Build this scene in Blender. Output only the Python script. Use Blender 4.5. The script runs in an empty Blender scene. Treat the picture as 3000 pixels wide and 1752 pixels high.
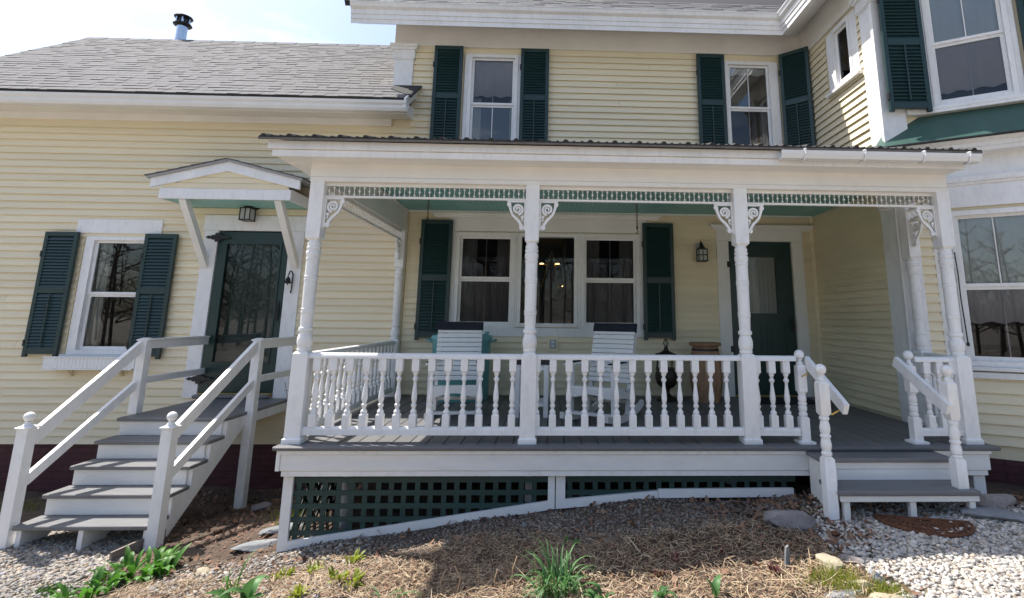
import bpy, bmesh, math, random
import numpy as np
from mathutils import Matrix, Vector
R = random.Random(7)
S = bpy.context.scene
COL = S.collection
I4 = Matrix.Identity(4)
T = Matrix.Translation

# ------------------------------------------------------------------ camera
def make_camera():
    f, cx, cy = 1541.44, 1672.82, 641.69
    yaw, pit, rol = 0.0357639, 0.187882, 0.00875362
    fw = Vector((math.sin(yaw)*math.cos(pit), math.cos(yaw)*math.cos(pit), math.sin(pit)))
    r = Vector((math.cos(yaw), -math.sin(yaw), 0)); u = r.cross(fw)
    c, s = math.cos(rol), math.sin(rol)
    r2 = c*r + s*u; u2 = -s*r + c*u
    cd = bpy.data.cameras.new('camera'); co = bpy.data.objects.new('camera', cd); COL.objects.link(co)
    M = Matrix((r2, u2, -fw)).transposed().to_4x4(); M.translation = (0, 0, 1.0)
    co.matrix_world = M
    cd.sensor_width = 36; cd.sensor_fit = 'HORIZONTAL'; cd.lens = f/3000*36
    cd.shift_x = -(cx-1500)/3000; cd.shift_y = (cy-876)/3000
    cd.clip_start = .05; cd.clip_end = 3000
    S.camera = co
make_camera()

# ------------------------------------------------------------------ sky, sun, exposure
LIGHT = Vector((.55, -.28, -1.0)).normalized()
def make_world():
    w = bpy.data.worlds.new('World'); S.world = w; w.use_nodes = True
    nt = w.node_tree; nt.nodes.clear()
    out = nt.nodes.new('ShaderNodeOutputWorld'); bg = nt.nodes.new('ShaderNodeBackground')
    sk = nt.nodes.new('ShaderNodeTexSky'); sk.sky_type = 'NISHITA'; sk.sun_disc = False
    sk.sun_elevation = math.asin(-LIGHT.z); sk.sun_rotation = math.atan2(-LIGHT.x, -LIGHT.y)
    sk.air_density = 1.0; sk.dust_density = 2.0; sk.ozone_density = 1.0
    tc = nt.nodes.new('ShaderNodeTexCoord'); mp = nt.nodes.new('ShaderNodeMapping')
    mp.inputs['Scale'].default_value = (1.0, 2.2, 4.0); mp.inputs['Location'].default_value = (.35, 0, .25)
    nz = nt.nodes.new('ShaderNodeTexNoise'); nz.inputs['Scale'].default_value = 2.6; nz.inputs['Detail'].default_value = 8; nz.inputs['Roughness'].default_value = .6
    rp = nt.nodes.new('ShaderNodeValToRGB'); rp.color_ramp.elements[0].position = .54; rp.color_ramp.elements[1].position = .98
    mx = nt.nodes.new('ShaderNodeMixRGB'); mx.inputs['Color2'].default_value = (6.6, 6.8, 7.1, 1)
    L = nt.links.new
    L(tc.outputs['Generated'], mp.inputs['Vector']); L(mp.outputs[0], nz.inputs['Vector']); L(nz.outputs['Fac'], rp.inputs['Fac'])
    L(rp.outputs['Color'], mx.inputs['Fac']); L(sk.outputs[0], mx.inputs['Color1']); L(mx.outputs[0], bg.inputs['Color'])
    bg.inputs['Strength'].default_value = .122
    L(bg.outputs[0], out.inputs['Surface'])
    sd = bpy.data.lights.new('sun', 'SUN'); so = bpy.data.objects.new('sun', sd); COL.objects.link(so)
    sd.energy = 4.4; sd.angle = math.radians(.53); sd.color = (1.0, .95, .88)
    so.rotation_euler = LIGHT.to_track_quat('-Z', 'Y').to_euler(); so.location = (-12, 6, 20)
make_world()
S.view_settings.view_transform = 'Standard'; S.view_settings.look = 'None'
S.view_settings.gamma = 1; S.view_settings.use_curve_mapping = False
S.view_settings.exposure = 0.94
S.cycles.max_bounces = 7; S.cycles.diffuse_bounces = 4; S.cycles.glossy_bounces = 3; S.cycles.transmission_bounces = 4; S.cycles.transparent_max_bounces = 10
S.cycles.caustics_reflective = False; S.cycles.caustics_refractive = False

# ------------------------------------------------------------------ materials
MATS = {}
def mat(name, col, rough=.55, var=.10, scale=5, bump=0, bscale=30, stretch=(1,1,1), metal=0, spec=.5, isl=0, obr=0, palette=None, peel=None, grooves=None, brick=False, emit=None, streak=0):
    m = bpy.data.materials.new(name); m.use_nodes = True; nt = m.node_tree; nd = nt.nodes; L = nt.links.new
    b = nd['Principled BSDF']; b.inputs['Roughness'].default_value = rough; b.inputs['Metallic'].default_value = metal
    b.inputs['Specular IOR Level'].default_value = spec
    g = nd.new('ShaderNodeNewGeometry'); mp = nd.new('ShaderNodeMapping'); mp.inputs['Scale'].default_value = stretch
    L(g.outputs['Position'], mp.inputs['Vector'])
    def noise(sc, det=5):
        n = nd.new('ShaderNodeTexNoise'); n.inputs['Scale'].default_value = sc; n.inputs['Detail'].default_value = det; n.inputs['Roughness'].default_value = .62
        L(mp.outputs[0], n.inputs['Vector']); return n.outputs['Fac']
    def mth(op, a, c):
        n = nd.new('ShaderNodeMath'); n.operation = op
        for i, v in enumerate((a, c)):
            if isinstance(v, (int, float)): n.inputs[i].default_value = v
            else: L(v, n.inputs[i])
        return n.outputs[0]
    def maprange(v, lo, hi, a=0, c=1):
        n = nd.new('ShaderNodeMapRange'); L(v, n.inputs['Value'])
        for k, q in zip(('From Min', 'From Max', 'To Min', 'To Max'), (a, c, lo, hi)): n.inputs[k].default_value = q
        return n.outputs[0]
    def mixc(fac, c1, c2, mode='MIX'):
        n = nd.new('ShaderNodeMixRGB'); n.blend_type = mode
        for k, v in (('Fac', fac), ('Color1', c1), ('Color2', c2)):
            if isinstance(v, (int, float)): n.inputs[k].default_value = v
            elif isinstance(v, tuple): n.inputs[k].default_value = (*v[:3], 1)
            else: L(v, n.inputs[k])
        return n.outputs[0]
    val = maprange(noise(scale), 1-var, 1+var, .25, .75)
    if isl: val = mth('MULTIPLY', val, maprange(g.outputs['Random Per Island'], 1-isl, 1+isl))
    if obr:
        oi = nd.new('ShaderNodeObjectInfo'); val = mth('MULTIPLY', val, maprange(oi.outputs['Random'], 1-obr, 1+obr))
    if streak:
        val = mth('MULTIPLY', val, maprange(noise(scale*7, 3), 1-streak, 1, .35, .5))
    base = tuple(col)
    if palette:
        rp = nd.new('ShaderNodeValToRGB'); rp.color_ramp.interpolation = 'LINEAR'; els = rp.color_ramp.elements
        n = len(palette)
        els[0].position = 0; els[0].color = (*palette[0], 1); els[1].position = 1; els[1].color = (*palette[-1], 1)
        for i in range(1, n-1):
            e = els.new(i/(n-1)); e.color = (*palette[i], 1)
        L(g.outputs['Random Per Island'], rp.inputs['Fac']); base = rp.outputs[0]
    cc = nd.new('ShaderNodeCombineXYZ')
    for i in range(3): L(val, cc.inputs[i])
    cur = mixc(1.0, base, cc.outputs[0], 'MULTIPLY')
    bh = None
    if peel:
        pc, th, sc = peel
        pf = maprange(noise(sc, 8), 0, 1, th, th+.03); cur = mixc(pf, cur, pc); bh = mth('MULTIPLY', pf, -1.0)
    if brick:
        bt = nd.new('ShaderNodeTexBrick'); bt.inputs['Scale'].default_value = 1; bt.inputs['Brick Width'].default_value = .21; bt.inputs['Row Height'].default_value = .072; bt.inputs['Mortar Size'].default_value = .006
        bt.inputs['Color1'].default_value = (1, 1, 1, 1); bt.inputs['Color2'].default_value = (.8, .8, .8, 1); bt.inputs['Mortar'].default_value = (.45, .45, .45, 1)
        sx = nd.new('ShaderNodeSeparateXYZ'); cx = nd.new('ShaderNodeCombineXYZ'); L(g.outputs['Position'], sx.inputs[0])
        L(sx.outputs[0], cx.inputs[0]); L(sx.outputs[2], cx.inputs[1]); L(cx.outputs[0], bt.inputs['Vector'])
        cur = mixc(1.0, cur, bt.outputs['Color'], 'MULTIPLY'); bh = mth('MULTIPLY', bt.outputs['Fac'], -1.0)
    if grooves:
        ax, pit = grooves
        sx = nd.new('ShaderNodeSeparateXYZ'); L(g.outputs['Position'], sx.inputs[0])
        fr = mth('FRACT', mth('DIVIDE', sx.outputs[ax], pit), 0)
        gf = mth('LESS_THAN', fr, .12); bh = mth('MULTIPLY', gf, -1.0)
        cur = mixc(mth('MULTIPLY', gf, .35), cur, (.01, .02, .02))
    L(cur, b.inputs['Base Color'])
    if bump or bh is not None:
        bp = nd.new('ShaderNodeBump'); bp.inputs['Strength'].default_value = bump if bump else .3; bp.inputs['Distance'].default_value = .01
        h = noise(bscale, 4)
        if bh is not None: h = mth('ADD', h, bh)
        L(h, bp.inputs['Height']); L(bp.outputs[0], b.inputs['Normal'])
    if emit:
        b.inputs['Emission Color'].default_value = (*emit[:3], 1); b.inputs['Emission Strength'].default_value = emit[3]
    MATS[name] = m; return m
WHITE = mat('white_paint', (.84, .83, .82), .45, .08, 3, .06, 60, (1,1,.4), streak=.07)
TRIM = mat('cream_white_paint', (.82, .80, .76), .5, .06, 3, .08, 50)
SIDE = mat('cream_clapboard_paint', (.82, .72, .51), .5, .07, 2, .10, 40, (.25,1,4), obr=.035, streak=.04)
PEELW = mat('weathered_white_paint', (.80, .79, .77), .55, .06, 4, .25, 50, (1,1,3), peel=((.20,.16,.12), .70, 11))
WORNW = mat('rust_stained_white_paint', (.80, .78, .74), .55, .06, 4, .25, 50, peel=((.42,.27,.10), .72, 6))
GREEN = mat('dark_green_shutter_paint', (.012, .037, .036), .42, .12, 4, .08, 50, obr=.06)
DGREEN = mat('dark_green_door_paint', (.010, .036, .032), .35, .10, 4, .06, 50)
LATT = mat('green_lattice_paint', (.014, .046, .042), .5, .18, 6, .1, 40, obr=.12)
TEAL = mat('teal_ceiling_paint', (.24, .53, .50), .5, .06, 3, .3, 20, grooves=(0, .062))
HOODT = mat('teal_hood_paint', (.30, .60, .57), .5, .06, 3)
DECK = mat('gray_deck_paint', (.135, .135, .14), .55, .14, 3, .15, 60, (8,.6,1), obr=.08)
TREAD = mat('gray_tread_paint', (.16, .16, .163), .5, .2, 4, .15, 60, (.8,8,1), obr=.05, peel=((.27,.26,.25), .73, 6))
FOUND = mat('dark_red_painted_brick', (.085, .020, .025), .6, .2, 6, .5, 40, brick=True)
SHING = mat('gray_asphalt_shingle', (.118, .116, .12), .9, .12, 9, .35, 160, isl=.11)
SHFRONT = mat('shingle_front_edge', (.05, .05, .053), .9, .2, 9)
SHEDGE2 = mat('gray_drip_edge', (.36, .36, .37), .6, .1)
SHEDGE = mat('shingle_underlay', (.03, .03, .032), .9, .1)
METAL = mat('dark_metal_roofing', (.018, .018, .02), .45, .15, 5, metal=.2)
MRUST = mat('weathered_metal_edge', (.16, .14, .125), .5, .35, 9, metal=.3)
GROOF = mat('green_metal_roof', (.055, .115, .095), .4, .12, 4, metal=.1)
GUTTER = mat('white_aluminium_gutter', (.78, .78, .78), .35, .05, 4, spec=.6)
BLACK = mat('black_iron', (.012, .012, .013), .5, .2, 12, .15, 60)
BRASS = mat('brass', (.55, .40, .12), .35, .1, 6, metal=.9)
STEEL = mat('galvanised_flue_steel', (.62, .65, .70), .22, .10, 14, metal=1.0)
CURT = mat('lace_curtain', (.50, .49, .45), .9, .15, 22, stretch=(6,6,.5))
SHADE = mat('pale_window_shade', (.78, .78, .76), .9, .05, 5)
ROOM = mat('darkened_room', (.055, .045, .038), .9, .2, 3)  # darkness of the unlit interiors is put into this colour
NAVY = mat('navy_cushion_fabric', (.010, .012, .022), .85, .15, 20, .3, 80)
CHAIRW = mat('chipped_white_chair_paint', (.78, .78, .77), .5, .06, 5, .2, 40, (1,1,.4), peel=((.16,.13,.10), .70, 14))
DTOP = mat('dark_table_top', (.022, .020, .026), .5, .15, 8)
BARREL = mat('aged_barrel_oak', (.36, .21, .12), .65, .35, 7, .3, 40, (4,4,.5), obr=.2)
FROST = mat('frosted_lantern_glass', (.42, .43, .42), .35, .1, 20)
HOOP = mat('dark_hoop_iron', (.03, .024, .022), .6, .2)
URN = mat('dark_bronze_metal', (.030, .024, .017), .5, .3, 15, .2, 50, metal=.4)
CANT = mat('teal_enamel', (.15, .40, .40), .4, .1, 6)
PLAST = mat('gray_outlet_cover', (.42, .44, .46), .5, .04)
SOIL = mat('dark_garden_soil', (.075, .052, .036), .95, .5, 4, .9, 26)
DRIVE = mat('gravel_drive', (.27, .245, .21), .95, .35, 30, .9, 60)
GRAVW = mat('white_gravel', (.7,.7,.7), .8, .12, 40, palette=[(.46,.42,.37),(.62,.56,.48),(.31,.30,.29),(.54,.52,.49),(.66,.60,.52),(.42,.33,.25),(.52,.48,.44),(.17,.16,.155),(.60,.56,.50),(.30,.235,.17)])
GRAVL = mat('mixed_gravel', (.5,.5,.5), .8, .12, 40, palette=[(.34,.30,.24),(.20,.20,.21),(.42,.37,.29),(.27,.26,.25),(.36,.26,.17),(.16,.15,.15),(.45,.41,.35),(.25,.25,.27)])
GRAVM = mat('grey_gravel', (.4,.4,.4), .85, .12, 40, palette=[(.20,.165,.125),(.12,.11,.10),(.25,.21,.165),(.16,.14,.12),(.20,.14,.10),(.09,.075,.06),(.33,.29,.24),(.15,.145,.145)])
STRAW = mat('dry_straw', (.5,.4,.2), .8, .1, 40, palette=[(.36,.25,.14),(.50,.38,.24),(.24,.16,.09),(.42,.30,.18),(.56,.46,.33),(.18,.11,.065)])
LITTER = mat('dead_leaves', (.2,.1,.05), .85, .2, 30, palette=[(.17,.085,.05),(.24,.13,.075),(.12,.06,.04),(.20,.12,.08),(.28,.17,.10)])
STONE = mat('rough_fieldstone', (.24, .215, .21), .85, .25, 9, .7, 22, obr=.12)
TANST = mat('tan_fieldstone', (.36, .31, .22), .85, .25, 7, .7, 22)
SLATE = mat('slate_slab', (.20, .21, .22), .75, .22, 6, .5, 30, obr=.1)
CONC = mat('concrete_block', (.30, .26, .24), .9, .2, 30, .9, 70)
RUST = mat('rusty_iron', (.115, .045, .02), .9, .35, 18, .6, 60)
WOODG = mat('weathered_gray_board', (.20, .17, .14), .85, .3, 6, .4, 30, (.6,6,6))
LEAF = mat('green_leaf', (.085, .235, .028), .5, .25, 9, .1, 40, obr=.3)
LEAFB = mat('blue_green_leaf', (.085, .20, .06), .5, .2, 9, .1, 40, obr=.25)
LEAFY = mat('yellow_green_shoot', (.27, .32, .035), .5, .2, 9, obr=.3)
REDSH = mat('dark_red_shoot', (.12, .035, .03), .5, .3, 12, obr=.3)
MOSS = mat('moss_green', (.05, .14, .018), .8, .3, 30, isl=.35)
BARK = mat('gray_bark', (.13, .11, .095), .9, .3, 9, .6, 20)
LAMPG = mat('warm_bulb', (1,.8,.5), .5, 0, emit=(1.0,.62,.25,2.6))
def translucent(m, k=.4):
    nt = m.node_tree; b = nt.nodes['Principled BSDF']; o = nt.nodes['Material Output']; mx = nt.nodes.new('ShaderNodeMixShader'); tr = nt.nodes.new('ShaderNodeBsdfTranslucent')
    src = b.inputs['Base Color'].links[0].from_socket; nt.links.new(src, tr.inputs['Color']); mx.inputs[0].default_value = k
    nt.links.new(b.outputs[0], mx.inputs[1]); nt.links.new(tr.outputs[0], mx.inputs[2]); nt.links.new(mx.outputs[0], o.inputs['Surface'])
for m_ in (LEAF, LEAFB, LEAFY, MOSS): translucent(m_)
def glassmat(name, tint, ior):
    m = bpy.data.materials.new(name); m.use_nodes = True; nt = m.node_tree; nd = nt.nodes; L = nt.links.new; nd.clear()
    o = nd.new('ShaderNodeOutputMaterial'); mx = nd.new('ShaderNodeMixShader'); tr = nd.new('ShaderNodeBsdfTransparent'); gl = nd.new('ShaderNodeBsdfGlossy'); fr = nd.new('ShaderNodeFresnel')
    tr.inputs[0].default_value = (*tint, 1); gl.inputs['Roughness'].default_value = .01; fr.inputs[0].default_value = ior
    L(fr.outputs[0], mx.inputs[0]); L(tr.outputs[0], mx.inputs[1]); L(gl.outputs[0], mx.inputs[2]); L(mx.outputs[0], o.inputs[0]); return m
GLASS = glassmat('window_glass', (.88,.9,.9), 1.42)
GLASS2 = glassmat('reflective_glass', (.92,.94,.94), 1.75)
LANTG = glassmat('lantern_glass', (.99,.99,.99), 1.3)
SCREEN = glassmat('screened_glass', (.62,.62,.64), 1.32)
SCREEN2 = glassmat('screened_reflective_glass', (.80,.80,.82), 1.5)

# ------------------------------------------------------------------ helpers
WM = {}
def add(name, me, m=None, parent=None, M=I4, label=None, cat=None, group=None, kind=None):
    if m is not None and len(me.materials) == 0: me.materials.append(m)
    o = bpy.data.objects.new(name, me); COL.objects.link(o); o.matrix_basis = M
    if m is not None and me.materials[0] is not m:
        o.material_slots[0].link = 'OBJECT'; o.material_slots[0].material = m
    WM[o.name] = M.copy()
    if parent is not None:
        o.parent = parent; o.matrix_parent_inverse = WM[parent.name].inverted()
    if label: o['label'] = label
    if cat: o['category'] = cat
    if group: o['group'] = group
    if kind: o['kind'] = kind
    return o
def thing(name, loc, label, cat, group=None, rz=0):
    o = bpy.data.objects.new(name, None); COL.objects.link(o); o.empty_display_size = .1
    M = T(loc) @ Matrix.Rotation(rz, 4, 'Z'); o.matrix_basis = M; WM[o.name] = M
    o['label'] = label; o['category'] = cat
    if group: o['group'] = group
    return o
class MB:
    def __init__(s): s.v = []; s.f = []; s.sm = False
    def raw(s, vs, fs):
        n = len(s.v); s.v += [tuple(v) for v in vs]; s.f += [tuple(i+n for i in f) for f in fs]; return s
    def box(s, x0, x1, y0, y1, z0, z1):
        return s.raw([(x0,y0,z0),(x1,y0,z0),(x1,y1,z0),(x0,y1,z0),(x0,y0,z1),(x1,y0,z1),(x1,y1,z1),(x0,y1,z1)],
                     [(3,2,1,0),(4,5,6,7),(0,1,5,4),(1,2,6,5),(2,3,7,6),(3,0,4,7)])
    def obox(s, M, x0, x1, y0, y1, z0, z1):
        k = len(s.v); s.box(x0,x1,y0,y1,z0,z1); s.v[k:] = [tuple(M @ Vector(v)) for v in s.v[k:]]; return s
    def bar(s, a, b, w, h=None, up=(0,0,1)):
        a = Vector(a); b = Vector(b); d = (b-a); l = d.length; d.normalize(); h = h or w
        upv = Vector(up); x = d.cross(upv)
        if x.length < 1e-4: x = d.cross(Vector((1,0,0)))
        x.normalize(); z = x.cross(d)
        M = Matrix((x, d, z)).transposed().to_4x4(); M.translation = a
        return s.obox(M, -w/2, w/2, 0, l, -h/2, h/2)
    def tube(s, pts, r, n=8, caps=True):
        pts = [Vector(p) for p in pts]; rs = r if isinstance(r, (list, tuple)) else [r]*len(pts); k = len(s.v); prev = None
        for i, p in enumerate(pts):
            d = (pts[min(i+1, len(pts)-1)] - pts[max(i-1, 0)]).normalized()
            if prev is None:
                x = d.cross(Vector((0,0,1)));
                if x.length < 1e-3: x = d.cross(Vector((1,0,0)))
            else: x = prev - d*prev.dot(d)
            x.normalize(); prev = x; y = d.cross(x)
            for j in range(n):
                a = 2*math.pi*j/n; s.v.append(tuple(p + (x*math.cos(a)+y*math.sin(a))*rs[i]))
        for i in range(len(pts)-1):
            for j in range(n):
                s.f.append((k+i*n+j, k+i*n+(j+1) % n, k+(i+1)*n+(j+1) % n, k+(i+1)*n+j))
        if caps:
            s.f.append(tuple(k+j for j in reversed(range(n)))); e = k+(len(pts)-1)*n; s.f.append(tuple(e+j for j in range(n)))
        return s
    def lathe(s, prof, n=20, cx=0, cy=0):          # prof: (z, r)
        k = len(s.v)
        for z, r in prof:
            for j in range(n):
                a = 2*math.pi*j/n; s.v.append((cx+r*math.cos(a), cy+r*math.sin(a), z))
        for i in range(len(prof)-1):
            for j in range(n):
                s.f.append((k+i*n+j, k+i*n+(j+1) % n, k+(i+1)*n+(j+1) % n, k+(i+1)*n+j))
        s.f.append(tuple(k+j for j in reversed(range(n)))); e = k+(len(prof)-1)*n; s.f.append(tuple(e+j for j in range(n)))
        return s
    def sq(s, zs, cx=0, cy=0):                     # square lathe: (z, halfwidth)
        k = len(s.v)
        for z, w in zs: s.v += [(cx-w,cy-w,z),(cx+w,cy-w,z),(cx+w,cy+w,z),(cx-w,cy+w,z)]
        for i in range(len(zs)-1):
            for j in range(4): s.f.append((k+i*4+j, k+i*4+(j+1) % 4, k+i*4+4+(j+1) % 4, k+i*4+4+j))
        s.f.append((k+3,k+2,k+1,k)); e = k+4*(len(zs)-1); s.f.append((e,e+1,e+2,e+3)); return s
    def prism(s, poly, y0, y1, M=None):            # poly in (x,z), extruded along y
        k = len(s.v); n = len(poly)
        vs = [(x, y0, z) for x, z in poly] + [(x, y1, z) for x, z in poly]
        if M: vs = [tuple(M @ Vector(v)) for v in vs]
        s.v += vs; s.f.append(tuple(k+i for i in range(n))); s.f.append(tuple(k+n+i for i in reversed(range(n))))
        for i in range(n): s.f.append((k+i, k+n+i, k+n+(i+1) % n, k+(i+1) % n))
        return s
    def ribbon(s, pts, ws, y0, y1):                # thick flat ribbon in the xz plane
        n = len(pts); a = []; b = []
        for i, p in enumerate(pts):
            q0 = pts[max(i-1, 0)]; q1 = pts[min(i+1, n-1)]; dx = q1[0]-q0[0]; dz = q1[1]-q0[1]; l = math.hypot(dx, dz) or 1
            w = (ws[i] if isinstance(ws, (list, tuple)) else ws)/2; nx, nz = -dz/l*w, dx/l*w
            a.append((p[0]+nx, p[1]+nz)); b.append((p[0]-nx, p[1]-nz))
        k = len(s.v)
        for i in range(n):
            for (x, z) in (a[i], b[i]):
                s.v.append((x, y0, z)); s.v.append((x, y1, z))
        for i in range(n-1):
            c = k+4*i; d = c+4
            s.f += [(c, c+2, d+2, d), (c+1, d+1, d+3, c+3), (c, d, d+1, c+1), (c+2, c+3, d+3, d+2)]
        c = k; s.f.append((c, c+1, c+3, c+2)); c = k+4*(n-1); s.f.append((c, c+2, c+3, c+1)); return s
    def mesh(s, name='m', smooth=False, auto=None):
        me = bpy.data.meshes.new(name); me.from_pydata(s.v, [], s.f)
        bm = bmesh.new(); bm.from_mesh(me); bmesh.ops.recalc_face_normals(bm, faces=bm.faces); bm.to_mesh(me); bm.free()
        if smooth or auto:
            me.polygons.foreach_set('use_smooth', [True]*len(me.polygons))
            if auto: me.set_sharp_from_angle(angle=math.radians(auto))
        me.update(); return me
BOXC = {}
def boxmesh(dx, dy, dz, bev):
    k = (round(dx, 4), round(dy, 4), round(dz, 4), bev)
    if k not in BOXC:
        me = MB().box(-dx/2, dx/2, -dy/2, dy/2, -dz/2, dz/2).mesh('board')
        if bev:
            bm = bmesh.new(); bm.from_mesh(me)
            bmesh.ops.bevel(bm, geom=list(bm.edges), offset=min(bev, dx*.3, dy*.3, dz*.3), segments=1, affect='EDGES', profile=.5); bm.to_mesh(me); bm.free()
        BOXC[k] = me
    return BOXC[k]
def B(name, M, x0, x1, y0, y1, z0, z1, m, parent=None, bev=.003, **kw):
    me = boxmesh(abs(x1-x0), abs(y1-y0), abs(z1-z0), bev)
    if len(me.materials) and me.materials[0] is not m:
        k = (round(abs(x1-x0), 4), round(abs(y1-y0), 4), round(abs(z1-z0), 4), bev, m.name)
        if k not in BOXC: c = me.copy(); c.materials.clear(); BOXC[k] = c
        me = BOXC[k]
    return add(name, me, m, parent, M @ T(((x0+x1)/2, (y0+y1)/2, (z0+z1)/2)), **kw)
def smoothstep(a, b, x):
    t = min(1, max(0, (x-a)/(b-a))); return t*t*(3-2*t)
GX = [-60,-9,-5,-4.4,-3.3,-2.1,-1,0,.9,2,3,5,9,60]; GZ = [-1.2,-1.0,-.95,-.92,-.92,-.79,-.62,-.49,-.42,-.40,-.36,-.36,-.36,-.4]
def gz(x, y):
    f = float(np.interp(x, GX, GZ)); t = smoothstep(0, 1, (4.3-y)/2.8); z = f+(-.60+.45*(f+.60)-f)*t
    if x < -1.9: z -= .2*smoothstep(0, 1, (y-5)/2.3)*min(1, (-1.9-x)/.4)
    if x > 3.1: z -= .17*smoothstep(0, 1, (x-3.1)/.4)*smoothstep(0, 1, (y-4.15)/.6)
    return z + .012*math.sin(x*5.1+y*2.3) + .010*math.sin(y*7.7-x*3.1)

# ------------------------------------------------------------------ ground
W = 7.28                                            # front wall plane of the house
def ground():
    xs = sorted(set([-400,-150,-60,-30,-16,-11] + [round(-9+.15*i, 3) for i in range(107)] + [9,12,18,30,60,150,400]))
    ys = sorted(set([-400,-150,-60,-30,-15,-8,-4,-2,-1,0] + [round(.5+.12*i, 3) for i in range(68)] + [10,14,20,40,100,400]))
    v = [(x, y, gz(x, y)) for y in ys for x in xs]; n = len(xs)
    f = [(j*n+i, j*n+i+1, (j+1)*n+i+1, (j+1)*n+i) for j in range(len(ys)-1) for i in range(n-1)]
    me = bpy.data.meshes.new('ground'); me.from_pydata(v, [], f); me.polygons.foreach_set('use_smooth', [True]*len(f))
    me.materials.append(SOIL); me.materials.append(DRIVE)
    idx = []
    for j in range(len(ys)-1):
        for i in range(n-1): idx.append(1 if ys[j+1] <= 2.55 or xs[i+1] < -9.2 or xs[i] > 9 or ys[j] > 13 or (1.95 < xs[i] and ys[j] < 4.4) or (xs[i+1] < -3.4 and ys[j] < 5.5) else 0)
    me.polygons.foreach_set('material_index', idx)
    add('ground', me, None, kind='structure', label='brown garden soil sloping down in front of the porch')
ground()

# ------------------------------------------------------------------ the house
HOUSE = thing('farmhouse', (0, W, -.6), 'cream clapboard farmhouse with white trim, gray shingle roofs and dark red foundation', 'house')
FR = T((0, W, 0))                                   # frame of the main front wall
FW = Matrix(((0,1,0,3.72),(-1,0,0,0),(0,0,1,0),(0,0,0,1)))     # wing side wall, local x = -Y, y = +X
BD = Vector((.864, -.5035, 0)); BN = Vector((.5035, .864, 0))
FB = Matrix(((BD.x, BN.x, 0, 4.1), (BD.y, BN.y, 0, 5.45), (0,0,1,0), (0,0,0,1)))
FF = T((0, 5.45, 0))                                # wing front wall
def sheath(name, M, rects, holes, th=.10, y0=.012, m=SIDE):
    xs = sorted({v for r in rects+holes for v in r[:2]}); zs = sorted({v for r in rects+holes for v in r[2:]}); mb = MB()
    for i in range(len(xs)-1):
        for j in range(len(zs)-1):
            cx = (xs[i]+xs[i+1])/2; cz = (zs[j]+zs[j+1])/2
            if any(r[0] < cx < r[1] and r[2] < cz < r[3] for r in rects) and not any(h[0] < cx < h[1] and h[2] < cz < h[3] for h in holes):
                mb.box(xs[i], xs[i+1], y0, y0+th, zs[j], zs[j+1])
    return add(name, mb.mesh(name), m, HOUSE, M)
CLAPM = {}
def clap_mesh(p):
    if p not in CLAPM:
        mb = MB(); h = p+.012
        mb.raw([(0,-.021,0),(1,-.021,0),(1,.010,.012),(0,.010,.012),(0,.004,h),(1,.004,h),(1,.010,h),(0,.010,h)],
               [(3,2,1,0),(4,5,6,7),(0,1,5,4),(1,2,6,5),(2,3,7,6),(3,0,4,7)])
        CLAPM[p] = mb.mesh('clapboard')
    return CLAPM[p]
def clapboards(wall, M, z0, z1, p, spans, holes):
    n = int(round((z1-z0)/p))
    for i in range(n):
        z = z0+i*p; zc = z+p*.5
        for (a, b, lo, hi) in spans:
            if not (lo <= zc <= hi): continue
            segs = [(a, b)]
            for (h0, h1, l, u) in holes:
                if l < zc < u:
                    ns = []
                    for s0, s1 in segs:
                        if h1 <= s0 or h0 >= s1: ns.append((s0, s1))
                        else:
                            if h0 > s0: ns.append((s0, h0))
                            if h1 < s1: ns.append((h1, s1))
                    segs = ns
            cut = []
            for s0, s1 in segs:
                if s1-s0 > 2.6 and i % 3 == 0:
                    c = R.uniform(s0+.6, s1-.6); cut += [(s0, c-.0015), (c+.0015, s1)]
                else: cut.append((s0, s1))
            for s0, s1 in cut:
                if s1-s0 > .02:
                    add('clapboard', clap_mesh(p), SIDE, wall, M @ T((s0, R.uniform(-.0012,.0012), z+R.uniform(-.0012,.0012))) @ Matrix.Diagonal((s1-s0, 1, 1, 1)))
ELLW = (-6.30,-5.36,.47,2.08); ELLD = (-4.73,-3.39,-.04,2.36); UPA = (-1.34,-.52,3.30,4.96); UPB = (2.54,3.38,3.30,4.96)
TRI = (-1.40,1.32,.76,2.40); PDOOR = (2.31,3.54,-.02,2.30)
wall1 = sheath('wall', FR, [(-9,-2.33,-.6,4.0),(-2.33,3.80,-.6,5.3)], [(-6.19,-5.44,.53,2.02),(-4.56,-3.58,-.04,2.16),(-1.25,-.56,3.4,4.84),(2.58,3.24,3.4,4.82),(-1.32,1.22,.89,2.15),(2.48,3.38,0,2.10)])
clapboards(wall1, FR, -.60, 4.95, .0975, [(-9,-2.0,-.6,2.55),(-9,3.70,2.55,3.70),(-2.08,3.70,3.70,4.30),(-2.10,3.70,4.30,4.95)], [ELLW, ELLD, UPA, UPB])
clapboards(wall1, FR, .015, 2.46, .0845, [(-1.99,3.70,0,2.46)], [TRI, PDOOR])
wall2 = sheath('wall', FW, [(-7.28,-5.50,-.4,5.2)], [(-6.32,-5.96,4.0,4.78)])
clapboards(wall2, FW, .015, 2.46, .0845, [(-7.26,-5.68,0,2.46)], [])
clapboards(wall2, FW, 2.64, 4.88, .0975, [(-7.26,-5.70,2.6,4.9)], [(-6.54,-5.79,3.96,4.9)])
wall3 = sheath('wall', FF, [(3.75,4.10,-.4,5.2)], [])
clapboards(wall3, FF, -.16, 2.46, .0975, [(3.92,4.095,-.2,2.5)], [])
clapboards(wall3, FF, 3.33, 4.9, .0975, [(3.93,4.10,3.3,4.9)], [])
wall4 = sheath('wall', FB, [(0,1.5,-.3,5.2)], [(.19,.86,.60,2.12),(.19,.86,3.36,4.82)])
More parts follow.
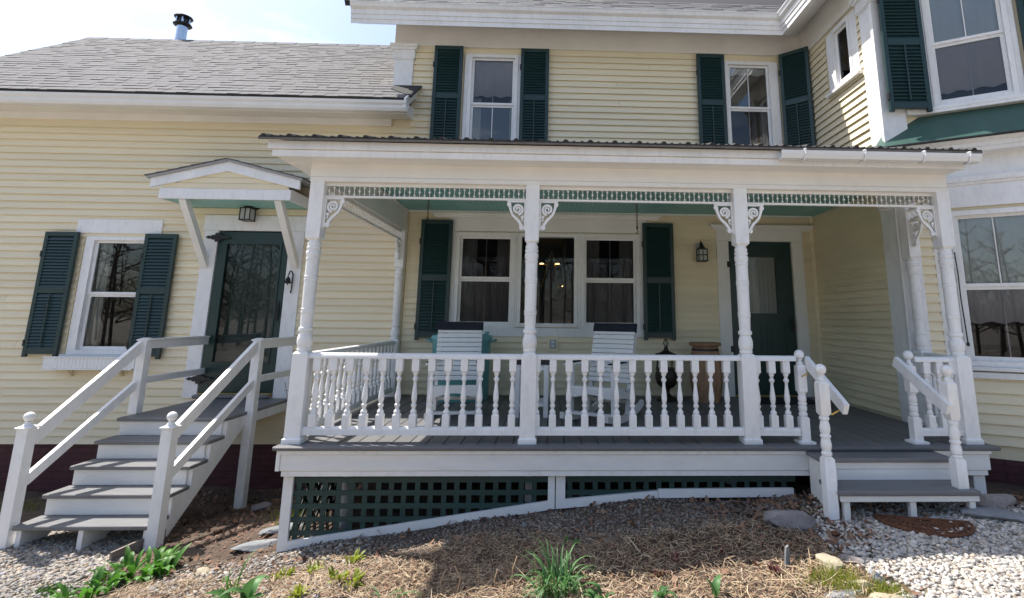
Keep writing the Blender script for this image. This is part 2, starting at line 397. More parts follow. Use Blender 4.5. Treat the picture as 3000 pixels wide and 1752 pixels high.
clapboards(wall4, FB, -.17, .45, .0975, [(.0,1.5,-.2,.46)], [])
for M, a, b, z1 in ((FR,-9,-2.0,-.604), (FW,-5.60,-5.4,-.1), (FF,3.70,4.12,-.165), (FB,-.02,1.5,-.172)):
    B('foundation', M, a, b, .015, .25, -1.5, z1, FOUND, HOUSE)
B('foundation', FR, -2.0, 3.8, .02, .25, -1.5, -.02, FOUND, HOUSE)
B('wall', I4, -9.1, -9.0, W, 12, -1.4, 3.9, SIDE, HOUSE); B('wall', I4, -2.36, -2.28, W+.115, 12, 2.5, 5.4, SIDE, HOUSE)
B('wall', I4, -9, 8, 12, 12.1, -1.4, 5.4, SIDE, HOUSE); B('wall', FB, 1.45, 1.55, 0, 3, -.4, 5.2, SIDE, HOUSE)
# friezes, corner boards, pilasters
B('frieze_board', FR, -9, -2.33, -.025, .012, 3.70, 4.02, TRIM, HOUSE); B('frieze_board', FR, -2.37, 3.72, -.03, .012, 4.955, 5.34, TRIM, HOUSE)
B('frieze_board', FW, -7.25, -5.40, -.03, .012, 4.88, 5.34, TRIM, HOUSE)
def pilaster(M, a, b, z0, z1, zc, m=WHITE, nm='corner_pilaster'):
    mb = MB(); c = (a+b)/2; h = (b-a)/2
    mb.box(a, b, -.035, .012, z0, z1)
    for za, zb, e in ((z1, z1+.02, .012), (z1+.02, z1+.15, .022), (z1+.15, z1+.19, .045), (z1+.19, zc, .065)): mb.box(a-e, b+e, -.035-e, .012, za, zb)
    return add(nm, mb.mesh(nm), m, HOUSE, M)
pilaster(FR, -2.35, -2.08, 4.25, 4.72, 4.955); pilaster(FW, -5.70, -5.452, 2.55, 4.66, 4.93); pilaster(FF, 3.655, 3.93, 2.80, 4.66, 4.93)
B('corner_board', FW, -5.68, -5.452, -.03, .012, -.05, 2.50, WHITE, HOUSE); B('corner_board', FF, 3.69, 3.92, -.03, .012, -.2, 2.50, WHITE, HOUSE)
B('corner_board', FR, 3.66, 3.715, -.03, .0, 0, 2.46, SIDE, HOUSE)
B('corner_board', FB, -.015, .085, -.025, .012, -.17, 2.2, WHITE, HOUSE); B('corner_board', FB, 1.05, 1.15, -.025, .012, -.17, 2.2, WHITE, HOUSE)

# front face of the bay beyond the right picture edge
BX, BY = 4.1+BD.x*1.5, 5.45+BD.y*1.5
wall5 = B('wall', I4, BX, BX+3, BY+.012, BY+.11, -.3, 5.2, SIDE, HOUSE)
mbc = MB()
for i in range(24): mbc.raw([(BX+.1,BY-.02,-.17+.0975*i),(BX+3,BY-.02,-.17+.0975*i),(BX+3,BY+.011,-.158+.0975*i),(BX+.1,BY+.011,-.158+.0975*i),(BX+.1,BY+.004,-.06+.0975*i),(BX+3,BY+.004,-.06+.0975*i),(BX+3,BY+.011,-.06+.0975*i),(BX+.1,BY+.011,-.06+.0975*i)], [(3,2,1,0),(4,5,6,7),(0,1,5,4),(1,2,6,5),(2,3,7,6),(3,0,4,7)])
add('clapboard_field', mbc.mesh('clapboard_field'), SIDE, wall5, kind='stuff')
B('frieze_board', I4, BX-.02, BX+3, BY-.05, BY+.011, 2.19, 2.90, WHITE, HOUSE); B('corner_board', I4, BX-.01, BX+.1, BY-.03, BY+.011, -.17, 2.18, WHITE, HOUSE)
B('foundation', I4, BX, BX+3, BY+.015, BY+.25, -1.5, -.302, FOUND, HOUSE)
# ---- windows
def window(M, x0, x1, z0, z1, zm, munt=True, cas=.10, top=.10, screen='none', curtain=None, sill=True, cassz=None, label=None, refl=False):
    w = add('window', MB().box(x0-.05, x0, -.03, .10, z0-.05, z1+.05).box(x1, x1+.05, -.03, .10, z0-.05, z1+.05).box(x0, x1, -.03, .10, z1, z1+.05).box(x0, x1, -.03, .10, z0-.05, z0).mesh('window_frame'), WHITE, HOUSE, M, label=label)
    if cas:
        for nm, a, b in (('casing', x0-.05-cas, x0-.052), ('casing', x1+.052, x1+.05+cas)): B(nm, M, a, b, -.022, .012, z0-.06, z1+.05, WHITE, w)
    for nm, a, b, yy, lower in (('sash', zm, z1, .012, 0), ('sash', z0, zm+.0, .034, 1)):
        mb = MB(); t = .032
        mb.box(x0, x0+t, yy, yy+.022, a, b).box(x1-t, x1, yy, yy+.022, a, b).box(x0+t, x1-t, yy, yy+.022, b-t, b).box(x0+t, x1-t, yy, yy+.022, a, a+t*(1.4 if lower else 1))
        s = add(nm, mb.mesh('sash'), WHITE, w, M)
        sc = (screen == 'lower' and lower) or (screen == 'upper' and not lower) or screen == 'both'
        B('pane', M, x0+t*.6, x1-t*.6, yy+.010, yy+.013, a+t*.6, b-t*.6, (SCREEN2 if refl else SCREEN) if sc else (GLASS2 if refl else GLASS), w, 0)
        if munt: B('muntin', M, (x0+x1)/2-.005, (x0+x1)/2+.005, yy+(.003 if refl and not sc else .0135), yy+.0215, a+t, b-t, WHITE, w, 0)
    if sill: B('sill', M, x0-.05-cas-.03, x1+.05+cas+.03, -.075, .03, z0-.09, z0-.052, WHITE, w)
    # room behind the glass
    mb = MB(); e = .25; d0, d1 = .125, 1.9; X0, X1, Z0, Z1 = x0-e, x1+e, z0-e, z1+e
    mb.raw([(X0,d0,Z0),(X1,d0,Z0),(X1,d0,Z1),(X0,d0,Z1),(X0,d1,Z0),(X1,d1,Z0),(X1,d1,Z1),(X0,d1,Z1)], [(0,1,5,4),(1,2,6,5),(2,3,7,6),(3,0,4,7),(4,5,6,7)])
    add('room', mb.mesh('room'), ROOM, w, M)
    for c in (curtain or []):
        kind, a, b, za, zb, m = c
        mb = MB(); n = 40; vs = []
        for i in range(n+1):
            x = a+(b-a)*i/n; amp = .014 if kind == 'drape' else .003
            y = (.10 if kind == 'drape' else .066)+amp*math.sin(i*1.9)+amp*.6*math.sin(i*.8+1)
            zb0 = za+(.012*math.sin(i*.55+a*3) if kind == 'shade' else .01*math.sin(i*1.1))
            vs += [(x, y, zb0), (x, y, zb), (x, y+.004, zb0), (x, y+.004, zb)]
        fs = []
        for i in range(n):
            c0 = 4*i; fs += [(c0, c0+4, c0+5, c0+1), (c0+2, c0+3, c0+7, c0+6), (c0, c0+2, c0+6, c0+4)]
        mb.raw(vs, fs); add('curtain' if kind == 'drape' else 'window_shade', mb.mesh('curtain', smooth=True), m, w, M)
    return w
w = window(FR, -6.16, -5.47, .55, 1.99, 1.27, munt=False, cas=.07, curtain=[('drape',-6.2,-6.02,.5,2.02,CURT),('drape',-5.60,-5.44,.5,2.02,CURT)])
B('head_board', FR, -6.42, -5.30, -.03, .012, 2.085, 2.275, WHITE, w)
w = window(FR, -1.22, -.59, 3.42, 4.80, 4.07, refl=True, screen='upper', cas=.055, curtain=[('shade',-1.25,-.56,4.22,4.84,SHADE),('drape',-1.25,-1.08,3.3,4.2,CURT),('drape',-.66,-.56,3.3,4.2,CURT)])
w = window(FR, 2.60, 3.22, 3.42, 4.79, 4.10, refl=True, cas=.09, screen='lower', curtain=[('shade',2.56,3.25,4.66,4.84,SHADE),('drape',3.13,3.25,3.3,4.1,CURT)])
for a, b, fx in ((-1.27,-.55,0), (-.42,.31,1), (.45,1.17,0)):
    if fx:
        w = add('window', MB().box(a-.05,a,-.03,.10,.89,2.17).box(b,b+.05,-.03,.10,.89,2.17).box(a,b,-.03,.10,2.12,2.17).box(a,b,-.03,.10,.89,.94).mesh('window_frame'), WHITE, HOUSE, FR, label='large fixed middle pane of the triple window')
        B('pane', FR, a-.01, b+.01, .028, .032, .93, 2.13, GLASS, w, 0)
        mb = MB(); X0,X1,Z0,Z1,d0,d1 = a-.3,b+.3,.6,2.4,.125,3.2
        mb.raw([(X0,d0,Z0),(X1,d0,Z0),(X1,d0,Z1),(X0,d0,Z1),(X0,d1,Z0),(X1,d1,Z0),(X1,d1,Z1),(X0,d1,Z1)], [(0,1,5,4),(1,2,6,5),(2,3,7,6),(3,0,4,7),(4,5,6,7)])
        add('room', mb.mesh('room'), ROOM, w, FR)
    else:
        window(FR, a, b, .91, 2.12, 1.53, cas=0, screen='both', sill=False, curtain=[('drape',a-.03,b+.03,.8,1.5,CURT),('drape',a-.03,a+.22,1.5,2.2,CURT),('drape',b-.22,b+.03,1.5,2.2,CURT)])
for a, b in ((-1.40,-1.322), (-.498,-.472), (.362,.398), (1.222,1.30)): B('mullion', FR, a, b, -.028, .012, .88, 2.185, WHITE, HOUSE)
B('window_apron', FR, -1.40, 1.30, -.026, .012, .762, .878, WHITE, HOUSE)
def cap(M, x0, x1, z0, zt, nm='cornice_cap'):
    mb = MB()
    for a, b, e in ((z0, z0+.03, .03), (z0+.03, z0+.05, .05), (z0+.05, zt, .07)): mb.box(x0+.07-e, x1-.07+e, -.02-e, .012, a, b)
    return add(nm, mb.mesh(nm), TRIM, HOUSE, M)
B('head_board', FR, -1.42, 1.32, -.026, .012, 2.19, 2.372, TRIM, HOUSE); cap(FR, -1.67, 1.53, 2.372, 2.44)
w = window(FW, -6.30, -5.98, 4.03, 4.77, 4.06, munt=False, cas=.14, sill=True, curtain=[('drape',-6.32,-6.15,4.0,4.8,CURT)])
w = window(FB, .20, .85, .62, 2.11, 1.365, refl=True, cas=.04, screen='lower', curtain=[('shade',.17,.88,1.0,2.15,SHADE)])
w = window(FB, .20, .85, 3.39, 4.80, 4.09, refl=True, cas=.05, screen='lower', curtain=[('shade',.17,.88,3.52,4.84,SHADE)])
B('sill', FB, -.01, 1.4, -.07, .03, 3.265, 3.325, WHITE, HOUSE); B('sill', FF, 3.935, 4.07, -.07, .012, 3.265, 3.322, WHITE, HOUSE)
B('sill', FB, .06, 1.5, -.05, .012, .455, .515, WHITE, HOUSE)
# ---- bay cornice and pent roof
prof = [(0,2.20),(-.022,2.20),(-.022,2.43),(-.04,2.435),(-.045,2.455),(-.065,2.465),(-.070,2.515),(-.030,2.522),(-.030,2.735),(-.045,2.745),(-.19,2.748),(-.20,2.785),(-.215,2.79),(-.22,2.83),(-.26,2.845),(-.285,2.865),(-.287,2.895),(0,2.9)]
mb = MB(); n = len(prof)
vs = [(-.44, y, z) for y, z in prof] + [(1.5, y, z) for y, z in prof]
mb.raw(vs, [tuple(range(n)), tuple(reversed(range(n, 2*n)))] + [(i, n+i, n+(i+1) % n, (i+1) % n) for i in range(n)])
add('bay_cornice', mb.mesh('bay_cornice'), WHITE, HOUSE, FB)
mb = MB(); k = 1.25
mb.raw([(-.47,-.30,2.888),(1.5,-.30,2.888),(1.5,.02,3.275),(-.27,.02,3.275),(-.47,-.30,2.875),(1.5,-.30,2.875),(1.5,.02,3.20),(-.27,.02,3.20)], [(0,1,2,3),(7,6,5,4),(0,4,5,1),(1,5,6,2),(2,6,7,3),(3,7,4,0)])
pr_ = add('pent_roof', mb.mesh('pent_roof'), GROOF, HOUSE, FB, label='green metal pent roof over the bay')
B('drip_edge', FB, -.47, 1.5, -.307, -.285, 2.862, 2.884, SHEDGE, pr_)
# ---- doors
def door(M, x0, x1, z0, z1, gl, panels, label, glass=GLASS):
    d = add('door', MB().mesh('door') if 0 else MB().box(x0,gl[0],0,.045,z0,z1).box(gl[1],x1,0,.045,z0,z1).box(gl[0],gl[1],0,.045,z0,gl[2]).box(gl[0],gl[1],0,.045,gl[3],z1).mesh('door'), DGREEN, HOUSE, M, label=label)
    mb = MB(); t = .022
    for a, b, c, e in ((gl[0]-t, gl[0], gl[2]-t, gl[3]+t), (gl[1], gl[1]+t, gl[2]-t, gl[3]+t)): mb.box(a, b, -.012, 0, c, e)
    mb.box(gl[0], gl[1], -.012, 0, gl[3], gl[3]+t).box(gl[0], gl[1], -.012, 0, gl[2]-t, gl[2]); add('glazing_bead', mb.mesh('bead'), DGREEN, d, M)
    B('pane', M, gl[0], gl[1], .018, .022, gl[2], gl[3], glass, d, 0)
    for (a, b, c, e) in panels:
        mb = MB(); t = .02
        mb.box(a, b, -.006, 0, c, c+t).box(a, b, -.006, 0, e-t, e).box(a, a+t, -.006, 0, c+t, e-t).box(b-t, b, -.006, 0, c+t, e-t).box(a+.06, b-.06, -.004, 0, c+.06, e-.06); add('panel', mb.mesh('panel'), DGREEN, d, M)
    B('threshold', M, x0, x1, -.03, .05, z0-.03, z0, BRASS, d)
    return d
dm = T((0, W-.012, 0))
d1 = door(dm, -4.535, -3.60, .02, 2.13, (-4.41,-3.70,.41,1.965), [], 'dark green full-glass storm door beside the side stairs')
mb = MB().tube([(-3.645,-.05,.98),(-3.645,-.06,1.05),(-3.645,-.05,1.16)], .012, 8).box(-3.66,-3.63,-.01,0,.94,1.2); add('door_handle', mb.mesh('handle'), BLACK, d1, dm)
for z in (2.05, .20):                                # ornamental butterfly strap hinges
    poly = [(-.16,0),(-.12,.022),(-.10,.012),(-.06,.034),(-.035,.03),(-.03,.06),(.03,.06),(.035,.03),(.06,.034),(.10,.012),(.12,.022),(.18,0)]
    poly = poly + [(x, -zz) for x, zz in reversed(poly[1:-1])]
    add('strap_hinge', MB().prism([(x-4.54, zz+z) for x, zz in poly], -.034, -.02).mesh('hinge'), BLACK, d1, dm)
for a, b, c, e in ((-4.73,-4.545,-.04,2.145), (-3.585,-3.39,-.04,2.145), (-4.75,-3.37,2.147,2.36)): B('door_casing', FR, a, b, -.03, .012, c, e, WHITE, d1)
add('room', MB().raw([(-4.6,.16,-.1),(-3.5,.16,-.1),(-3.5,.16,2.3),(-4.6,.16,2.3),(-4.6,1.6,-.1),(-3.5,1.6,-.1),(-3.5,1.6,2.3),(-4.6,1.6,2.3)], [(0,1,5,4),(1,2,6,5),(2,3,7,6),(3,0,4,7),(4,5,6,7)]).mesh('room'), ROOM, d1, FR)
B('inner_door', FR, -4.56, -3.6, .10, .14, 0, 2.12, DGREEN, d1)
d2 = door(T((0, W+.012, 0)), 2.482, 3.378, .02, 2.095, (2.70,3.15,1.10,1.88), [(2.60,2.90,.25,.98),(2.97,3.26,.25,.98)], 'dark green half-glass front door on the porch')
for a, b, c, e in ((2.31,2.478,.0,2.098), (3.382,3.54,.0,2.098), (2.31,3.54,2.10,2.255)): B('door_casing', FR, a, b, -.03, .012, c, e, TRIM, d2)
cap(FR, 2.22, 3.70, 2.255, 2.325)
for z in (1.77, .62): B('butt_hinge', FR, 2.445, 2.50, -.045, .0, z-.04, z+.04, BLACK, d2)
mb = MB().tube([(3.33,-.03,.86),(3.33,-.05,.95),(3.33,-.03,1.05)], .013, 8); add('door_handle', mb.mesh('handle'), BLACK, d2, FR)
mb = MB(); vs = []; fs = []
for i in range(31): x = 2.69+.47*i/30; y = .05+.008*math.sin(i*1.7); vs += [(x,y,1.08),(x,y,1.9),(x,y+.004,1.08),(x,y+.004,1.9)]
for i in range(30): c0 = 4*i; fs += [(c0,c0+4,c0+5,c0+1),(c0+2,c0+3,c0+7,c0+6)]
add('lace_curtain', mb.raw(vs, fs).mesh('lace', smooth=True), CURT, d2, FR)
B('room', FR, 2.4, 3.45, .20, .25, -.1, 2.3, ROOM, d2)  # flat panel coloured dark in place of an unlit room

# ---- roofs
def plate(name, quad, th, m, parent=HOUSE, **kw):
    a, b, c, d = [Vector(p) for p in quad]; n = (b-a).cross(d-a).normalized()*th
    mb = MB().raw([a, b, c, d, a-n, b-n, c-n, d-n], [(0,1,2,3),(7,6,5,4),(0,4,5,1),(1,5,6,2),(2,6,7,3),(3,7,4,0)])
    return add(name, mb.mesh(name), m, parent, **kw)
EY, EZ, RY, RZ = 6.82, 3.945, 9.7, 6.26
ellroof = plate('roof', [(-9.05,EY,EZ),(-2.02,EY,EZ),(-2.02,RY,RZ),(-9.05,RY,RZ)], .08, SHEDGE, label='gray shingle roof of the side ell')  # dark-coloured plate front stands for the shadow line above the gutter
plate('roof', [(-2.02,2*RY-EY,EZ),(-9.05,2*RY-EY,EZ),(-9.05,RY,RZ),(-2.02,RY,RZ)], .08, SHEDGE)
def edge_mat(me):
    me.materials.append(SHING); me.materials.append(SHFRONT)
    for i, p in enumerate(me.polygons):
        if i % 6 == 2: p.material_index = 1
def shingles(parent, org, ux, uv, width, length, nobj, clip=None):
    ux = Vector(ux).normalized(); uv = Vector(uv).normalized(); un = ux.cross(uv).normalized()
    ex = .142; rows = int(length/ex); stuff = MB(); made = 0; meshes = []
    for k in range(6):
        wdt = (.13,.16,.19,.15,.22,.17)[k]; t = (.005,.010,.005,.011,.006,.0098)[k]
        meshes.append((wdt, MB().raw([(0,0,0),(wdt-.003,0,0),(wdt-.003,.17,-.006),(0,.17,-.006),(0,0,t),(wdt-.003,0,t),(wdt-.003,.17,.002),(0,.17,.002)], [(3,2,1,0),(4,5,6,7),(0,1,5,4),(1,2,6,5),(2,3,7,6),(3,0,4,7)])))
    cache = {}
    for r in range(rows+1):
        x = -R.uniform(.05, .3)
        while x < width:
            k = R.randrange(6); wdt, mb = meshes[k]; a = max(x, 0); b = min(x+wdt, width)
            yy = r*ex-.02+R.uniform(-.0015, .0015)
            if b-a > .03 and (clip is None or clip(a, yy) ):
                M = Matrix((ux, uv, un)).transposed().to_4x4(); M.translation = Vector(org)+ux*a+uv*yy+un*.003; sc = (b-a)/wdt
                if made < nobj:
                    if k not in cache: cache[k] = mb.mesh('shingle'); edge_mat(cache[k])
                    add('shingle', cache[k], SHING, parent, M @ Matrix.Diagonal((sc,1,1,1))); made += 1
                else:
                    n = len(stuff.v); stuff.v += [tuple(M @ Vector((v[0]*sc, v[1], v[2]))) for v in mb.v]; stuff.f += [tuple(i+n for i in f) for f in mb.f]
            x += wdt
    if stuff.v:
        me = stuff.mesh('shingle_field'); edge_mat(me); add('shingle_field', me, SHING, parent, kind='stuff')
shingles(ellroof, (-9.05,EY,EZ), (1,0,0), (0,RY-EY,RZ-EZ), 7.03, math.hypot(RY-EY,RZ-EZ)-.02, 290)
mb = MB()
for i in range(36):
    x = -9.05+i*.2; h = .012+.004*(i % 2); k = .825
    mb.raw([(x,RY-.12,RZ-.12*k+h),(x+.19,RY-.12,RZ-.12*k+h),(x+.19,RY,RZ+h+.012),(x,RY,RZ+h+.012),(x+.19,RY+.12,RZ-.12*k+h),(x,RY+.12,RZ-.12*k+h)], [(0,1,2,3),(3,2,4,5)])
add('ridge_cap', mb.mesh('ridge_cap'), SHING, ellroof)
# ell gutter (K style) and soffit
gp = [(6.86,3.74),(6.80,3.745),(6.775,3.78),(6.77,3.815),(6.745,3.84),(6.735,3.875),(6.75,3.878),(6.762,3.845),(6.79,3.82),(6.80,3.76),(6.855,3.755),(6.86,3.87),(6.87,3.87)]
def extr_x(name, prof, x0, x1, m, parent, **kw):
    n = len(prof); mb = MB(); mb.raw([(x0,y,z) for y, z in prof]+[(x1,y,z) for y, z in prof], [(i, n+i, n+(i+1) % n, (i+1) % n) for i in range(n)])
    if n <= 16: mb.f += [tuple(range(n)), tuple(reversed(range(n, 2*n)))]
    return add(name, mb.mesh(name), m, parent, **kw)
extr_x('gutter', gp, -9.05, -1.99, GUTTER, HOUSE, label='white K-style gutter along the ell eave')
extr_x('soffit', [(6.87,3.73),(6.87,3.87),(7.27,3.98),(7.27,3.80)], -9.05, -2.03, TRIM, HOUSE)
plate('rake_board', [(-2.0,EY-.06,EZ-.17),(-2.0,EY+.5,EZ+.24),(-2.0,EY+.5,EZ+.40),(-2.0,EY-.06,EZ-.03)], .03, WHITE)
plate('flashing', [(-2.33,EY+.30,EZ+.27),(-1.96,EY+.02,EZ+.03),(-1.93,EY+.42,EZ+.375),(-2.33,EY+.42,EZ+.375)], .02, SHEDGE)
# main roof + wing roof
MY, MZ = 6.76, 5.345
mroof = plate('roof', [(-2.95,MY,MZ),(3.24,MY,MZ),(6.24,9.78,7.85),(-2.95,9.78,7.85)], .07, SHEDGE, label='gray shingle roof of the main house')
plate('roof', [(-2.95,9.78,7.85),(6.24,9.78,7.85),(6.24,12.8,5.4),(-2.95,12.8,5.4)], .07, SHEDGE)
plate('roof', [(3.24,MY,MZ),(3.24,4.6,MZ),(6.24,4.6,7.85),(6.24,9.78,7.85)], .07, SHEDGE, label='gray shingle roof of the front wing')
shingles(mroof, (-2.95,MY,MZ), (1,0,0), (0,3.02,2.505), 6.9, .75, 0, lambda a, yy: a < 6.1+yy*.8)
def eave(M, x0, x1, sgn):
    mb = MB()
    pf = [(-.46,5.035),(-.46,5.10),(-.475,5.105),(-.475,5.165),(-.49,5.17),(-.49,5.235),(-.535,5.26),(-.55,5.305),(-.56,5.312),(-.56,5.325),(-.44,5.325),(-.05,5.32),(.0,5.30),(-.44,5.05)]
    n = len(pf); mb.raw([(x0(y) if callable(x0) else x0, y, z) for y, z in pf]+[(x1(y) if callable(x1) else x1, y, z) for y, z in pf], [(i, n+i, n+(i+1) % n, (i+1) % n) for i in range(n)]+[tuple(range(n)), tuple(reversed(range(n, 2*n)))])
    return add('eave_cornice', mb.mesh('eave_cornice'), WHITE, HOUSE, M)
eave(FR, -2.86, lambda y: 3.72+y, 1); eave(FW, lambda y: -7.28-y, -4.6, 1)
B('wall', FF, 3.75, 8, .0, .1, 4.9, 5.4, TRIM, HOUSE)

# ------------------------------------------------------------------ flue pipe
fl = thing('flue_pipe', (-7.49,9.95,6.1), 'shiny steel flue pipe with black cap above the ell ridge', 'flue pipe')
add('pipe', MB().lathe([(0,.095),(.40,.095),(.402,.098),(.415,.098),(.417,.095),(.72,.095)], 28).mesh('pipe', auto=40), STEEL, fl, T((-7.49,9.95,6.0)))
add('cap', MB().lathe([(.70,.112),(.72,.155),(.735,.165),(.75,.155),(.76,.10),(.87,.10),(.875,.15),(.89,.165),(.91,.155),(.94,.06),(.945,.0)], 28).mesh('cap', auto=40), BLACK, fl, T((-7.49,9.95,6.0)))
for a in range(6): B('cap_strut', T((-7.49+.118*math.cos(a*1.047),9.95+.118*math.sin(a*1.047),6.0)), -.012,.012,-.012,.012,.74,.89, STEEL, fl, 0)

# ------------------------------------------------------------------ shutters
SLATC = {}
def shutter(M, w, h, zmid, label, rodless=False, n1=None):
    t = thing('shutter', M.translation, label, 'shutter', 'louvred shutters of the house')
    st = .05
    for a in (0, w-st): B('stile', M, a, a+st, -.038, 0, -.035, h, GREEN, t)
    for a, b in ((0, .075), (zmid-.045, zmid+.045), (h-.06, h)): B('rail', M, st, w-st, -.036, -.002, a, b, GREEN, t)
    k = round(w, 3)
    if k not in SLATC:
        SLATC[k] = MB().obox(Matrix.Rotation(math.radians(64), 4, 'X'), st-.004, w-st+.004, -.036, .036, -.003, .003).mesh('slat')
    for a, b in ((.075, zmid-.045), (zmid+.045, h-.06)):
        n = max(2, int((b-a)/.041)); p = (b-a)/n
        for i in range(n): add('slat', SLATC[k], GREEN, t, M @ T((0, -.019, a+p*(i+.5))))
    if not rodless: B('tilt_rod', M, w*.5-.009, w*.5+.009, -.050, -.040, .09, zmid-.05, GREEN, t)
    B('pintle', M, -.012, .014, -.044, -.012, h-.34, h-.26, BLACK, t); B('pintle', M, -.012, .014, -.044, -.012, .10, .18, BLACK, t)
    return t
def SH(x, z): return FR @ T((x, -.05, z))
shutter(SH(-6.765,.50), .43, 1.59, .82, 'dark green shutter left of the ell window beside the stairs')
shutter(SH(-5.465,.48), .42, 1.60, .84, 'dark green shutter right of the ell window, behind the stair handrail')
shutter(SH(-1.765,3.28), .415, 1.66, .88, 'dark green upstairs shutter nearest the white corner pilaster')
shutter(SH(-.50,3.28), .415, 1.65, .88, 'dark green upstairs shutter on right side of the left upstairs window')
shutter(SH(2.115,3.27), .415, 1.65, .88, 'dark green upstairs shutter on left side of the upstairs window by the wing')
a0 = math.atan2(-.27, .31)
shutter(FR @ T((3.385,-.05,3.27)) @ Matrix.Rotation(a0, 4, 'Z'), .415, 1.67, .88, 'dark green upstairs shutter swung outward into the corner with the wing')
shutter(SH(-1.80,.745), .43, 1.585, .79, 'dark green porch shutter left of the triple window')
shutter(SH(1.258,.765), .43, 1.565, .77, 'dark green porch shutter right of the triple window')
shutter(T((3.70,5.36,3.31)) @ Matrix.Rotation(math.radians(-4), 4, 'Z'), .455, 1.62, .80, 'dark green shutter over the white wing pilaster, sunlit left edge')
shutter(FB @ T((.975,-.04,3.31)), .42, 1.62, .80, 'dark green shutter cut by the right picture edge')

# ------------------------------------------------------------------ porch
PO = thing('porch', (.75,4.6,-.45), 'white front porch with turned posts, spindle frieze and gray board deck', 'porch')
PX = [-2.06,-.178,1.683,3.555]; PY = 4.605
def turned_post(h0=.72, h1=1.65, top=2.20):
    mb = MB(); w = .0625
    mb.sq([(0,w+.012),(.035,w+.012),(.045,w),(h0-.02,w),(h0,w-.018)])
    mb.sq([(h1,w-.022),(h1+.02,w-.003),(top,w-.003)])
    k = h0; P = [(k,.046),(k+.012,.055),(k+.02,.055),(k+.03,.050),(k+.04,.056),(k+.075,.061),(k+.11,.059),(k+.145,.048),(k+.155,.045),(k+.16,.056),(k+.178,.058),(k+.19,.056),(k+.195,.047),(k+.21,.047),(k+.31,.050),
         (k+.315,.054),(k+.325,.054),(k+.33,.050),(k+.337,.054),(k+.347,.054),(k+.352,.050),(k+.585,.052),(k+.590,.056),(k+.60,.056),(k+.605,.052),(k+.612,.056),(k+.622,.056),(k+.627,.052),(k+.76,.052),(k+.765,.057),(k+.777,.057),(k+.782,.050),(k+.79,.053),(k+.81,.059),(k+.835,.059),(k+.85,.050),(k+.856,.058),(k+.872,.059),(k+.88,.050),(k+.89,.055),(k+.905,.055),(k+.915,.048),(h1,.046)]
    mb.lathe(P, 24); return mb
pm = turned_post().mesh('post', auto=35)
for x in PX: add('post', pm, WHITE, PO, T((x,PY,0)))
for x, y in ((-2.06,7.21), (3.76,5.34)): add('half_post', pm, WHITE, PO, T((x,y,0)))
BALP = [(.225,.020),(.232,.026),(.245,.026),(.255,.018),(.265,.013),(.275,.016),(.285,.023),(.297,.023),(.305,.013),(.315,.018),(.345,.0235),(.37,.0225),(.41,.018),(.46,.0125),(.475,.0125),(.485,.016),(.495,.023),(.505,.023),(.515,.015),(.525,.013),(.535,.018),(.545,.022),(.552,.022),(.56,.018)]
bm_ = MB().sq([(.118,.029),(.215,.029),(.226,.018)]).sq([(.553,.018),(.566,.029),(.662,.029)]).lathe(BALP, 14).mesh('baluster', auto=35)
def railing(a, b, xs, label=None):
    a = Vector(a); b = Vector(b); d = b-a; L = d.length; ang = math.atan2(d.y, d.x); M = T(a) @ Matrix.Rotation(ang, 4, 'Z')
    mbs = []
    pf = [(-.034,.663),(-.034,.682),(-.026,.698),(-.014,.706),(.014,.706),(.026,.698),(.034,.682),(.034,.663)]
    for q in (pf, [(-.030,.060),(-.030,.106),(-.018,.122),(.018,.122),(.030,.106),(.030,.060)]):
        n = len(q); mbs.append(MB().raw([(0,y,z) for y, z in q]+[(L,y,z) for y, z in q], [(i,n+i,n+(i+1) % n,(i+1) % n) for i in range(n)]+[tuple(range(n)), tuple(reversed(range(n,2*n)))]))
    r = add('railing', mbs[1].mesh('bottom_rail'), WHITE, PO, M); add('top_rail', mbs[0].mesh('top_rail'), WHITE, r, M)
    for x in xs: add('baluster', bm_, WHITE, r, M @ T((x,0,0)))
    return r
def spaced(L, p, off=0): 
    n = int((L-.02)/p); s = (L-(n-1)*p)/2; return [s+i*p for i in range(n)]
railing((PX[0]+.06,PY,0), (PX[1]-.06,PY,0), [.07+.1347*i for i in range(13)]); railing((PX[1]+.06,PY,0), (PX[2]-.06,PY,0), [.008+.1342*i for i in range(13)])
railing((PX[2]+.06,PY,0), (2.10,PY-.01,0), [.02,.147,.27,]); railing((3.14,PY-.01,0), (PX[3]-.06,PY,0), [.10,.215,.33])
railing((PX[0],PY+.06,0), (PX[0],7.15,0), spaced(2.485,.135)); railing((PX[3]+.03,PY+.06,0), (3.75,5.28,0), spaced(.65,.135))
def newel(h=.62, base=True, dz=0):
    mb = MB(); w = .036
    if base: mb.sq([(0,w+.028),(.018,w+.028),(.026,w)])
    mb.sq([(.0 if not base else .026,w),(.20,w),(.215,w-.014)]); mb.sq([(.40,w-.014),(.415,w),(h,w),(h+.012,w-.010)])
    mb.lathe([(.215,.028),(.222,.036),(.235,.036),(.245,.028),(.265,.034),(.285,.036),(.30,.031),(.305,.026),(.31,.036),(.322,.036),(.328,.027),(.34,.034),(.36,.035),(.385,.028),(.39,.026),(.395,.034),(.405,.034)], 18)
    return mb
def finial(mb, h, r=.041):
    mb.lathe([(h,.026),(h+.006,.031),(h+.016,.032),(h+.026,.020),(h+.034,.016),(h+.040,.022),(h+.048,.022)], 16)
    c = h+.044+r; mb.lathe([(c+r*math.sin(t), max(.002, r*math.cos(t))) for t in [math.radians(-75+15*i) for i in range(12)]], 20); return mb
nm = finial(newel(), .632).mesh('newel_post', auto=35)
for x in (2.14, 3.10): add('newel_post', nm, WHITE, PO, T((x,PY-.01,0)))
